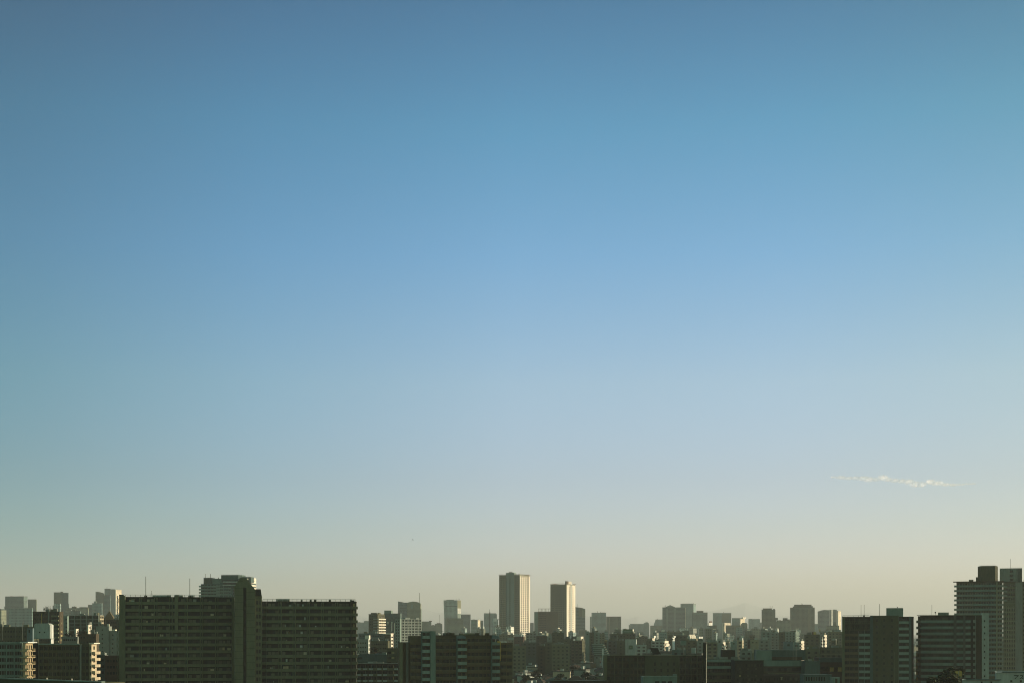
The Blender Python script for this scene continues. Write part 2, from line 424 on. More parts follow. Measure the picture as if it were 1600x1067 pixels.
def make_slab():
    W = []
    # left wing
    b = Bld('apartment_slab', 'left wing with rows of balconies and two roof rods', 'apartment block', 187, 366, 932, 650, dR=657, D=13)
    b.body('slab_shade_dark', parapet=.3)
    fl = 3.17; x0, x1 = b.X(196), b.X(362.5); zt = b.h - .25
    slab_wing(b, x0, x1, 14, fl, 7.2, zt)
    b.box('end_column', 0, x0 - .02, 0, b.h + .5, -1.9, -.01, 'slab')
    b.box('end_column', x1 + .02, b.w, 0, b.h, -1.2, -.01, 'slab')
    b.pbox('pilaster', 273.5, 279, 930.5, 988, 'slab', -1.9, -1.52)
    # zigzag outside stair on the left edge
    m = MB()
    for i in range(14):
        z = zt - (i + 1)*fl
        m.bar((-.95, -1.2, z), (-.25, -1.2, z + fl*.5), .1).bar((-.25, -.6, z + fl*.5), (-.95, -.6, z + fl), .1)
    m.box(-1.05, -.9, -1.3, -1.1, 5, zt); m.build('outside_stair', 'slab', b.root)
    railing(b, .3, b.w - .3, b.h)
    for px, y0 in ((227, 900), (296, 903)):
        b.mast(px, y0, 932, .13); x = b.X(px); b.box('mast_base', x - .6, x + .6, b.h - .2, b.h + .7, 1, 2.6, 'slab_shade_dark')
    b.roofstuff(5, 8, .9)
    for px in (189.5, 276):
        x = b.X(px); b.box('rooftop_unit', x - 1, x + .9, b.h + .01, b.h + 1, .2, 2, 'slab_shade_dark')
    b.done(45); W.append(b)
    # stair and lift tower with pointed top
    b = Bld('lift_tower', 'pointed lift tower between the wings', 'tower', 366, 409, 932, 646, dR=648, D=14)
    X, Z = b.X, b.Z
    def P(*pp): return [(X(a), Z(c)) for a, c in pp]
    b1 = MB().prism([(X(366.5), 0), (X(380.3), 0), (X(380.3), Z(918)), (X(385.2), Z(918)), (X(385.2), 0), (X(399), 0)] + P((399, 921), (384.5, 903), (376, 902.5), (373, 906), (366.5, 917)), -2.2, 9)
    b1.build('wall', 'slab', b.root)
    b.box('recess_wall', X(380.3) + .01, X(385.2) - .01, 0, Z(918) - .01, -1.2, 8, 'slab_shade_dark')  # groove shade is put into this wall's dark colour
    b.box('wall', X(399) + .01, b.w, 0, Z(931), -.8, 12, 'slab')
    fl = 3.17
    zt = Z(931) - 1.2
    b.windows('F', X(380.9), X(384.7), zt + .6, 14, fl, 1, .9, 1.5, y=-1.2)
    for i in range(16): z = Z(908) - i*fl; b.box('joint_line', X(366.5), X(380.2), z, z + .09, -2.23, -2.19, 'slab_shade_dark'); b.box('joint_line', X(385.3), X(398.5), z - 5, z - 4.91, -2.23, -2.19, 'slab_shade_dark')
    b.windows('F', X(400), X(407.8), zt, 14, fl, 2, .85, 1.7, y=-.8)
    MB().prism(P((399.3, 931), (408.8, 931), (407.2, 920), (399.3, 920)), -1.4, 11).build('roof_box', 'black', b.root)
    b.box('roof_band', X(398.8), X(409.2), Z(931.2) - .5, Z(931.2), -1.5, 11.5, 'slab')
    b.done(45); W.append(b)
    # right wing
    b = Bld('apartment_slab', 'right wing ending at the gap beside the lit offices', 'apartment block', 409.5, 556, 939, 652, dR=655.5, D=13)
    b.body('slab_shade_dark', parapet=.3)
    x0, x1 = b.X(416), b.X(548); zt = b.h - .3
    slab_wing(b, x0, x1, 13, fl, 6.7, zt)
    m = MB()
    b.balconies('F', .1, x0 - .03, zt, 13, fl, .9, 1.15, 'slab', ())
    b.windows('F', .4, x0 - .4, zt, 13, fl, 1, 1.3, 1.9, prio=1)
    b.box('end_column', x1 + .02, b.X(549), 0, b.h, -1.7, -.01, 'slab_shade_dark')
    b.balconies('F', b.X(549) + .02, b.w + .9, zt, 13, fl, 1.3, 1.15, 'olive')
    b.windows('F', b.X(550), b.w - .1, zt, 13, fl, 1, .9, 2, mat='glass_painted_lit')
    railing(b, .3, b.w - .3, b.h)
    b.pbox('rooftop_unit', 431, 452, 935.2, 939, 'grey', 1.5, 5)
    for px, w_ in ((471, .8), (485, .8), (492, .9), (515, .9), (548, .7)):
        x = b.X(px); b.box('vent_pipe', x - w_/2, x + w_/2, b.h - .1, b.h + 1.0, 1, 1.8, 'slab_shade_dark')
    b.pbox('rooftop_unit', 548.5, 553.5, 937.2, 939.5, 'slab_shade_dark', 1, 4)
    b.done(45); W.append(b)
    merge('apartment_slab', 'very long dark olive apartment slab with rows of balconies and a pointed central lift tower', 'apartment block', W)

def railing(b, x0, x1, z, hh=1.0, y=.15, part='railing', mat='grey_light', step=2.2):
    m = MB(); k = max(1, int((x1 - x0)/step))
    m.box(x0, x1, y, y + .06, z + hh - .14, z + hh)
    m.box(x0, x1, y, y + .05, z + hh*.5, z + hh*.5 + .05)
    for i in range(k + 1):
        x = x0 + (x1 - x0)*i/k; m.box(x - .08, x + .08, y + .06, y + .14, z - .02, z + hh)
    return m.build(part, mat, b.root)

def make_left():
    W = []
    # front teal balcony block with sunlit bay
    b = Bld('balcony_block', 'low teal balcony block at the bottom left corner', 'apartment block', -14, 36, 1003, 600, D=12)
    b.body('teal', 'roofing_teal'); fl = 2.72
    b.lattice('F', 0, b.X(35), b.h - .6, 9, fl, 4, .5, 1.1, .9, 'teal')
    b.windows('F', 0, b.X(35), b.h - .6, 9, fl, 12, .8, 1.6)
    b.box('eaves', -.3, b.X(35.6), b.h - .5, b.h + .1, -1.6, -.12, 'teal_light')
    b.done(25); W.append(b)
    b = Bld('balcony_block', 'sunlit yellow stack of balconies and bay windows beside the teal block', 'apartment block', 36, 40, 1004, 594, th=-12, S=51, D=4)
    b.body('sand', 'sand', part='wall'); b.box('eaves', -1, b.w + 1.4, b.h, b.h + .45, -.6, b.D + 1.2, 'white')
    b.balconies('R', .02, b.D, b.h - .7, 6, fl, 1.3, 1.0, 'sand', (), solid=False)
    b.balconies('F', -.9, b.w + 1.2, b.h - .7, 6, fl, 1.0, .35, 'sand')
    b.windows('R', .2, b.D - .2, b.h - .6, 6, fl, 3, .8, 2.0)
    b.done(25); W.append(b)
    b = Bld('balcony_block', 'dark olive slab with dim windows between the two sunlit balcony corners', 'apartment block', 62, 140, 1005.5, 604, dR=607, D=12)
    b.body('olive_dark', 'roofing_teal')
    b.lattice('F', 0, b.X(123), b.h - .5, 9, fl, 9, .35, .9, .8, 'olive_dark')
    b.windows('F', 0, b.X(123), b.h - .5, 9, fl, 18, .7, 1.4)
    b.box('eaves', -.5, b.X(124), b.h - .35, b.h + .15, -1.2, -.11, 'teal_light')
    b.pbox('end_column', 125, 127.5, 1006, None, 'grey', -.8, -.01)
    b.windows('F', b.X(128), b.w - .3, b.h - .5, 9, fl, 2, 1, 1.4)
    b.done(25); W.append(b)
    b = Bld('recess_block', 'recess block coloured black for its shade with a thin grey pipe, between yellow bay and olive slab', 'apartment block', 50.5, 62, 1005, 606, D=9)
    b.body('black'); b.pbox('drainpipe', 60.2, 61, 1006, None, 'grey', -.3, -.02)  # black body stands for the shade of a recess
    b.balconies('F', .1, b.w - 2.4, b.h - .5, 8, fl, .5, .8, 'brown_dark'); b.done(25); W.append(b)
    b = Bld('balcony_block', 'brightly sunlit cream corner with stacked balconies, left of the grey wall building', 'apartment block', 140, 143, 1005.5, 604, th=-12, S=151, D=4)
    b.body('tan', 'tan', part='wall'); b.box('eaves', -.1, b.w + 1.4, b.h, b.h + .45, -.5, b.D + .3, 'cream')
    b.balconies('R', .6, b.D + .8, b.h - 1.6, 5, fl, 1.35, 1.05, 'tan')
    b.windows('R', .2, b.D - .2, b.h - .3, 6, fl, 1, 1.2, 1.4)
    b.windows('F', .1, b.w - .1, b.h - .3, 6, fl, 1, .5, 1.4)
    b.done(25); W.append(b)
    merge('apartment_block', 'low apartment building at bottom left with two sunlit yellow balcony corners', 'apartment block', W)
    # roof edge right at the bottom
    b = Bld('flat_roof_block', 'roof edge of a nearby low building along the bottom left of the frame', 'building', -40, 160, 1058.5, 300, dR=272, D=5)
    b.body('olive_dark', 'roofing_teal', parapet=.35); b.box('coping', -.3, b.w + .2, b.h + .003, b.h + .22, -.35, .5, 'teal_light')
    for px in (72, 111, 150):
        x = b.X(px); b.box('roof_vent', x - .08, x + .08, b.h + .2, b.h + .55, .1, .25, 'cream')
    b.done()
    # behind: tank-topped white building
    b = Bld('lift_house', 'pale rounded box-shaped roof house with its right side in sun, above the olive slab', 'building', 53, 78, 1008, 800, th=-8, S=83, D=6)
    r = 1.2
    h0, h1 = b.Z(997), b.Z(973.5)
    b.body('teal', 'roofing_teal', parapet=.3)
    MB().prism([(0, h0), (b.w, h0), (b.w, h1 - r), (b.w - .35*r, h1 - .35*r), (b.w - r, h1), (r, h1), (.35*r, h1 - .35*r), (0, h1 - r)], -.01, b.D).build('upper_wall', 'grey_light', b.root)
    m = MB(); m.column([(b.w + .003, .2), (b.w + .6, .8), (b.w + .6, b.D - .8), (b.w + .003, b.D - .2)], h0, h1 - .8).build('rounded_side', 'white', b.root)  # white stands for sun on this side; the front is greyer
    for px in (62, 69.5):
        x = b.X(px); b.box('window', x - .4, x + .4, b.Z(988.5), b.Z(986.5), -.06, .05, 'glass')
    b.box('ledge', -.1, b.w + .9, h0 - .35, h0 - .003, -.25, b.D, 'grey')
    b.box('lower_side', b.w + .01, b.w + .5, b.Z(1008), h0 - .36, .4, b.D - .4, 'white')  # white again for the sun painted on this side
    b.done()
    b = Bld('dark_block', 'dark flat block with three thin poles at the left edge below the skyline', 'building', -14, 53, 979, 860, D=16)
    b.body('olive_dark'); b.windows('F', 1, b.w - 1, b.h - 1.2, 4, 3, 14, .8, 1.2); b.roofstuff(5, 4)
    for px, a in ((4, 974), (25, 972), (35.5, 973)): b.mast(px, a, 1000, .13, dy=-.6, part='pole')
    b.done()
    b = Bld('roof_hut', 'small grey-blue hut on the dark roof left of the rounded roof house', 'hut', 42, 51, 981, 840, D=4)
    b.body('blue'); b.box('door', 1, 1.8, b.h - 2.6, b.h - .9, -.06, .02, 'black'); b.done()
    # brown apartments L13
    b = Bld('apartment_block', 'dark brown apartments with shrubs on the roof and a column of stair landings painted lit', 'apartment block', 51, 93, 955, 1030, th=-8, S=99, D=16)
    b.body('brown_dark'); fl = 3.05
    b.windows('F', .8, b.X(79), b.h - .8, 12, fl, 6, 1.3, 1.4)
    b.balconies('F', b.X(81), b.X(92), b.h - .8, 12, fl, 1.1, 1.0, 'olive', ())
    b.windows('F', b.X(81), b.X(92), b.h - .8, 12, fl, 3, 1.1, 1.6)
    b.windows('R', 2, b.D - 2, b.h - .8, 12, fl, 1, 2.4, 1.3, mat='glass_painted_lit')
    b.pbox('drainpipe', 65, 65.8, 958, 975, 'yellow', -.3, -.02); b.pbox('end_column', 76, 77.4, 951, 985, 'grey', -.7, -.02)
    b.roofstuff(4, 12); b.done()
    for i, (px, s) in enumerate(((71, 2.0), (74.5, 2.4), (78, 1.5))):
        p = put('shrub', crown_mesh(220, (1, .8, 1), 31 + i), None, (wx(px, 1034), 1034, wz(955, 1030) + s*.6))
        p.scale = (s*.8, s*.8, s); tag(p, ['leafy shrub growing on the brown apartment roof, leftmost of three', 'tallest leafy shrub growing on the brown apartment roof', 'smallest leafy shrub on the brown apartment roof, rightmost of three'][i], 'shrub', 'shrubs on the brown apartment roof')
    # L14 framed apartments
    b = Bld('apartment_block', 'framed grey apartment block with open galleries and a pale left fin wall', 'apartment block', 105, 155, 961, 1130, th=-3, S=161, D=10)
    b.body('olive_dark'); fl = 3.0
    b.box('fin_wall', 0, b.X(108), 0, b.h + .1, -1.5, -.01, 'teal_light')
    b.lattice('F', b.X(108) + .01, b.w, b.h, 8, fl, 5, .55, .55, 1.3, 'grey')
    b.windows('F', b.X(108), b.w, b.h - .2, 8, fl, 15, 1.05, 1.6)
    b.lattice('R', 0, b.D, b.h, 8, fl, 2, .8, 1.2, .6, 'beige')  # right face in beige, its sunlight put into the colour
    b.windows('R', .3, b.D - .3, b.h - .2, 8, fl, 4, 1, 1.5); b.roofstuff(4, 15); b.done()
    b = Bld('stair_wing', 'narrow teal stair wing with black openings, left of the framed apartment block', 'building', 99, 105, 962, 1100, D=8)
    b.body('teal'); b.windows('F', 1.6, b.w, b.h - 1, 12, 3, 1, 1.1, 1.3); b.done()
    # pyramid roof house
    b = Bld('gabled_building', 'brown building with a steep pointed roof beside the big slab', 'building', 161, 178, 968, 1150, D=12)
    b.body('brown_dark', parapet=.2); m = MB()
    w2, D2, z0, z1 = b.w, b.D, b.h, b.Z(954)
    m.v += [(-.3, -.3, z0+.01), (w2+.3, -.3, z0+.01), (w2+.3, D2, z0+.01), (-.3, D2, z0+.01), (w2*.5, D2*.4, z1), (w2*.5, D2*.6, z1)]
    m.f += [(0, 3, 2, 1), (0, 1, 4), (1, 2, 5, 4), (2, 3, 5), (3, 0, 4, 5)]
    m.build('pointed_roof', 'brown', b.root); b.windows('F', 1, b.w - 1, b.h - .5, 3, 3, 3, 1.2, 1.3); b.done()
    b = Bld('dark_block', 'dark brown block wedged between the pointed roof and the big slab', 'building', 172, 187, 968, 1120, D=14)
    b.body('brown_dark'); b.windows('F', .5, b.w - .5, b.h - .6, 4, 3, 4, 1, 1.3); b.roofstuff(2, 3); b.done()
    b = Bld('blank_wall_building', 'pale grey blank wall with tiny square windows, left of the big slab', 'apartment block', 150, 170, 978, 950, D=15)
    b.body('grey'); b.windows('F', b.X(157), b.X(163), b.h - 1, 7, 2.9, 1, .9, 1.0, mat='glass'); b.roofstuff(2, 6)
    b.pbox('chimney', 167.5, 170, 974.5, 978, 'cream', 1, 2.5); b.done()
    b = Bld('blank_wall_building', 'lower step of the pale grey wall building touching the big slab', 'apartment block', 170, 186.5, 985, 952, dR=950, S=187.5, D=15)
    b.body('grey'); b.windows('F', b.X(173), b.X(179), b.h - 1.4, 6, 2.9, 1, 1.0, 1.0, mat='glass')
    b.pbox('rooftop_unit', 175, 179.5, 983, 985, 'cream', .5, 3); b.done()
    b = Bld('brown_block', 'reddish brown low building at the foot of the big slab', 'building', 164, 187, 1024, 700, D=10)
    b.body('redbrown'); b.windows('F', .6, b.w - .6, b.h - 1, 3, 3, 4, 1, 1.2); b.done()
    b = Bld('dark_block', 'dark low block right of the sunlit cream corner', 'building', 151, 164, 1023, 705, D=10)
    b.body('grey_dark'); b.windows('F', .6, b.w - .6, b.h - 1, 3, 3, 3, .9, 1.2); b.roofstuff(2, 8); b.done()
    b = Bld('low_building', 'grey low building with a pale ledge behind the dark olive slab', 'building', 96, 121, 994, 900, D=12)
    b.body('grey'); b.windows('F', 1, b.w - 1, b.h - .6, 2, 3, 6, 1, 1.2); b.roofstuff(3, 9); b.done()
    b = Bld('small_house', 'small cream tower room catching the sun above the grey low building', 'house', 117, 119, 982, 930, th=-15, S=122.5, D=4)
    b.body('cream'); b.windows('R', .3, b.D - .3, b.h - .4, 1, 2.6, 1, .8, 1); b.done()
    b = Bld('small_house', 'sunlit ochre rooftop rooms with jumbled walls, beneath the framed apartments', 'house', 136, 138, 976, 980, th=-15, S=143, D=4)
    b.body('cream'); b.windows('R', .3, b.D - .3, b.h - .4, 2, 2.6, 2, .7, 1); b.roofstuff(2, 5); b.done()
    b = Bld('dark_house', 'dark brown house block below the ochre rooftop rooms', 'house', 123, 150, 990, 870, D=12)
    b.body('brown_dark'); b.windows('F', .6, b.w - .6, b.h - .6, 3, 2.9, 5, 1, 1.1); b.roofstuff(4, 22, 3); b.done()

def make_octagon():
    b = Bld('stepped_tower', 'stepped grey-green tower behind the big slab with eight-sided roof drum', 'tower', 313, 385, 912, 1350, th=-6, S=400, D=30)
    X, Z = b.X, b.Z; D = b.D
    b.box('wall', 0, X(344), 0, Z(912), 1.5, D, 'teal_dark'); b.box('wall', X(317), X(329), Z(912) + .01, Z(902.3), 2, 14, 'grey_dark')
    b.box('wall', X(329) + .02, X(345), Z(912) + .01, Z(903.5), 4, 20, 'teal')
    b.box('wall', X(344) + .02, b.w, 0, Z(910), 0, D - .1, 'teal_dark')
    x0, x1 = X(344.5), X(377); c = 3
    b3 = MB().column([(x0 + c, -1), (x1 - c, -1), (x1, 2), (x1, 14), (x1 - c, 17), (x0 + c, 17), (x0, 14), (x0, 2)], Z(906), Z(898.2)).build('roof_drum', 'teal_dark', b.root)
    for i, yy in enumerate((909.2, 914.2)):
        b.pbox('balcony', 349, 375, yy - 1.2, yy + .6, 'grey_light', -2.2, -.02)
    b.pbox('recess', 349, 374, 905.9, 908, 'black', -1.4, -.02)  # black blocks drawn for the shade between the balcony bands
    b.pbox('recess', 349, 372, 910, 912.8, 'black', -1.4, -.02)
    b.pbox('penthouse', 377.2, 391, 901, 910, 'teal_dark', 2, 12)
    fl = 4.85/F*1350
    b.balconies('F', -1.2, X(344), Z(912), 6, fl, 2.2, 1.3, 'teal', (), y=1.5)
    b.windows('F', .5, X(343), Z(912), 6, fl, 6, 1.7, 1.7, y=1.5)
    b.windows('F', X(339), X(356), Z(915.5), 6, fl, 5, 1.6, 1.6); b.windows('F', X(357), X(370), Z(915.5), 6, fl, 4, 1.3, 1.6)
    b.lattice('F', X(337.5), X(362), Z(914), 5, fl, 2, .6, 1.4, .5, 'teal')
    b.balconies('R', 0, D*.9, Z(901), 6, fl*.95, 1.3, 1.3, 'cream', ()); b.windows('R', 1, D*.85, Z(901), 6, fl*.95, 6, 1.6, 1.7)  # cream here and below paints the right side as lit
    b.box('side_wing', b.w - 6, b.w - .05, Z(910) + .02, Z(901.5), 12.1, D, 'cream')
    for px in (319.2, 327.4): b.mast(px, 896, 903, .22, dy=3)
    for px in (338.5,): b.mast(px, 901.5, 904, .3, dy=6)
    b.done()

def make_midleft():
    fl = 3.1
    b = Bld('terraced_apartments', 'dark apartment tower with rounded balconies catching sun at its right corner', 'apartment block', 576, 590, 959, 1600, th=-15, S=601, D=22)
    b.body('olive_dark'); n = 12
    b.pbox('penthouse', 579, 588, 957, 959, 'grey_dark', 1, 8)
    b.balconies('F', b.X(584), b.w + 1, b.h - 3, n, fl, 1.4, 1.1, 'grey', ())
    b.windows('F', 1, b.w - 1, b.h - .8, n, fl, 4, 1.3, 1.4)
    b.balconies('R', .02, b.D, b.h - 3.2, n, fl, 1.6, 1.15, 'cream', (8,)); b.windows('R', 1, b.D - 1, b.h - .8, n, fl, 5, 1.6, 1.9); b.roofstuff(3, 2); b.done()  # sun on the right balconies is put into the cream
    b = Bld('office_building', 'plain grey-green office block with a penthouse and bright sunlit right edge', 'office building', 600, 625, 958, 1900, th=-10, S=628, D=14)
    b.body('teal_dark'); b.pbox('penthouse', 600.3, 611, 953.3, 958, 'teal', .3, 9)
    b.windows('F', 1, b.w - 1, b.h - 4, 14, 3.6, 9, 1.2, 1.2, 'glass_far')
    m = MB()
    for px, a, c, wd in ((606, 971, 975, .8), (612, 971, 986, 1), (616.3, 973, 990, .9)):
        b.box('painted_lit_slot', b.X(px), b.X(px) + wd*1.2, b.Z(c), b.Z(a), -2.4, -.02, 'cream')  # cream boxes stand for sunlit slots in the front
    b.done()
    b = Bld('narrow_tower', 'narrow brown slab with tiny windows standing left of the pale apartments', 'apartment block', 617, 625, 966, 1450, dR=1449, S=627, D=12)
    b.body('teal'); b.windows('F', .6, b.w - .6, b.h - 1, 12, 3, 2, 1, 1.5, 'glass'); b.done()
    b = Bld('white_apartments', 'pale grey apartments with dark balconies below the curved glass tower', 'apartment block', 626.5, 658, 967, 1500, dR=1510, D=14)
    b.body('grey_light'); b.lattice('F', 0, b.w, b.h, 13, 2.95, 6, .9, 1.2, 1.0, 'grey_light')
    b.windows('F', 0, b.w, b.h - .1, 13, 2.95, 12, 1.1, 1.6); b.pbox('penthouse', 634, 641, 964.5, 967, 'grey_light', 1, 6)
    b.roofstuff(5, 7); b.done()
    b = Bld('gallery_block', 'low apartment block with rows of pale balcony panels beneath the pale apartments', 'apartment block', 554, 624, 1036.5, 735, D=12)
    b.body('brown_dark', 'roofing_teal'); fl = 3.02; zt = b.h - .2
    b.balconies('F', 0, b.w, zt, 6, fl, 1.4, 1.1, 'olive', [b.w*k/8 for k in range(1, 8)])
    for i in range(6):
        for px in (560.5, 571, 580, 593, 602, 619):
            x = b.X(px); b.box('balcony_panel', x - 1, x + 1.1, zt - (i+1)*fl + .1, zt - (i+1)*fl + .95, -1.5, -1.405, 'grey_light')
    b.windows('F', .3, b.w - .3, zt, 6, fl, 16, 1.15, 1.8); b.box('eaves', -.2, b.w, b.h, b.h + .35, -1.6, 1, 'grey'); b.roofstuff(3, 8, .8); b.done()
    b = Bld('workshop', 'grey-teal stepped low building behind the gallery block with a bluish gable', 'building', 556, 604, 1022, 800, D=14)
    b.body('teal_dark', 'roofing_teal'); b.pbox('wall', 597, 603.5, 1019, 1022, 'teal', .5, 6)
    b.windows('F', 1, b.X(566), b.h - .5, 2, 3, 2, 1.4, 1.2); b.pbox('annex', 586, 597, 1020.5, 1022, 'blue', .5, 6); b.done()
    b = Bld('apartment_block', 'olive block with four stacked grey windows behind the gallery block', 'apartment block', 604, 622, 1012, 790, dR=789, S=625, D=14)
    b.body('olive_dark'); b.windows('F', b.X(611), b.X(617), b.h - 1, 6, 2.9, 1, 1.5, 1.1, 'glass_painted_lit'); b.windows('F', .5, b.X(611), b.h - 1, 6, 2.9, 2, 1, 1.2)
    b.box('painted_lit_corner', b.w + .02, b.w + .6, 4, b.h - .2, .2, 2.5, 'cream'); b.done()  # cream strip paints the corner as sunlit
    b = Bld('white_house_block', 'grey-white block with a red-brown base line and sunlit right edge, right of big slab', 'apartment block', 556, 575, 998, 1000, th=-8, S=577.5, D=9)
    b.body('grey', 'roofing_teal'); b.windows('F', 1, b.w - 1, b.h - 1.2, 6, 3, 4, 1, 1.1)
    b.pbox('base_line', 556, 577, 1020.5, 1022, 'redbrown', -.5, -.02); b.box('penthouse', b.X(570), b.X(576), b.h - .1, b.h + 2.6, 1, 5, 'cream')
    b.lattice('R', 0, b.D, b.h, 7, 2.9, 1, 1.2, 1.1, .3, 'white'); b.done()
    b = Bld('olive_block', 'olive-brown mottled block in the valley between the slab and the brown balconies', 'building', 576, 606, 1001, 1040, D=16)
    b.body('olive_dark'); b.windows('F', 1, b.w - 1, b.h - .8, 6, 3, 9, 1, 1.2); b.roofstuff(5, 31, 3); b.done()
    b = Bld('dark_tower_block', 'dark block with a cream ledge and sunlit yellow right wall above the valley', 'apartment block', 600, 610, 990.5, 1250, th=-18, S=614, D=12)
    b.body('olive_dark'); b.box('ledge', -1, b.w + .6, b.h, b.h + .8, -.8, b.D, 'cream'); b.box('side_wall', b.w + .02, b.w + .4, 0, b.h, .2, b.D - .2, 'cream')
    b.windows('R', 1, b.D - 1, b.h - 1, 8, 3, 3, 1.3, 1.3, y=.42); b.windows('F', .5, b.w - .5, b.h - 1, 8, 3, 3, 1, 1.2)
    b.pbox('grey_base', 600, 609, 1003, 1009, 'grey', -.6, -.02); b.done()
    b = Bld('office_block', 'grey block dotted with small pale lights just right of the long slab', 'building', 560, 600, 989, 1300, D=15)
    b.body('teal_dark'); b.windows('F', 1, b.w - 1, b.h - .8, 4, 3.1, 14, 1, 1.2); b.roofstuff(5, 41); b.done()

def make_brown_slab():
    """large brown balcony building in the centre left"""
    d = 600; fl = 2.95
    b = Bld('balcony_apartments', 'brown balcony apartment block with teal balcony stacks and a tall pale fin wall', 'apartment block', 624, 801, 993, d, dR=606, D=13)
    X, Z = b.X, b.Z; w = b.w; h = b.h
    b.box('wall', X(640), X(770), 0, h, 0, 13, 'brown'); b.box('wall', .01, X(640) - .02, 0, Z(1003), .3, 13, 'brown')
    b.box('wall', X(770) + .02, w, 0, Z(1003.5), .3, 13, 'brown')
    b.box('roof', X(672), X(769), h + .003, h + .3, -.6, 13.3, 'brown_dark')
    b.box('end_column', 0, X(629), 0, Z(1004), -1.2, .28, 'olive'); b.box('end_column', X(634), X(638), 0, Z(1003), -.9, .28, 'grey_dark')
    # fin wall
    b.box('fin_wall', X(672), X(680), 0, Z(985.5), -2.6, -.01, 'teal'); 
    # three teal balcony stacks
    for L, R, top in ((659.5, 671.7, 986), (714.5, 728.5, 994), (768.5, 780.5, 996)):
        z = Z(top); n = 8
        b.balconies('F', X(L), X(R), z, n, fl, 2.3, 1.15, 'teal_light', (), y=0)
        b.windows('F', X(L) + .1, X(R) - .1, z, n, fl, 2, 1.2, 1.9)
        b.box('stack_back', X(L) - .5, X(L) - .02, 0, z, -2.2, -.01, 'teal_dark')
    b.box('wall', X(659.5), X(671.9), h + .01, Z(985.7), .02, 8, 'teal')
    # slanted teal roof caps
    for L, R, a, c in ((713, 728, 992.3, 997.2), (768, 780, 992, 997.5)):
        MB().prism([(X(L), Z(c)), (X(R), Z(c)), (X(R) - .4, Z(a) - .5), (X(R) - 1.6, Z(a)), (X(L), Z(a))], -2.5, -.02).build('roof_cap', 'blue', b.root)
    # brown balconies between
    for L, R, top, n, nb, first in ((641, 658, 1004, 7, 2, 0), (680.5, 713, 995, 8, 3, 1), (729, 767.5, 995, 8, 3, 1), (781.5, 800, 1004, 7, 2, 0)):
        zt = Z(top) - .2; x0, x1 = X(L), X(R)
        b.balconies('F', x0, x1, zt, n, fl, 1.2, 1.05, 'brown', [x0 + (x1-x0)*k/nb for k in range(1, nb)], solid=True)
        me = MB().box(x0, x1, -1.28, -1.22, 1.0, 1.08).mesh('handrail', 'olive_light')
        for i in range(n): put('handrail', me, b.root, (0, 0, zt - (i+1)*fl))
        b.windows('F', x0 + .2, x1 - .2, zt, n, fl, nb*2, 1.25, 1.95)
    # roof edges, tanks
    b.roofstuff(5, 19, 1.3)
    for px in (701, 708, 747, 762):
        x = X(px); b.box('rooftop_unit', x - .9, x + .8, h + .3, h + 1.2, 2, 4, 'brown_dark')
    b.pbox('skylight', 782, 792, 1001.5, 1003.6, 'white', .5, 3); b.pbox('drainpipe', 781, 781.7, 1002, 1032, 'yellow', -1.5, -1.32)
    b.pbox('rooftop_unit', 776, 780.5, 1001, 1004, 'yellow', -2.9, -2.35)
    for px, r in ((725.5, .2), (739, .25), (748.5, .2)): b.mast(px, 981 if r < .22 else 972, 992.5, .07, dy=4, part='aerial')
    b.done()

def tower(name, label, L, R, S, top, d, dR, fl, n, D=None):
    return Bld(name, label, 'tower', L, R, top, d, dR=dR, S=S, D=D or 20)

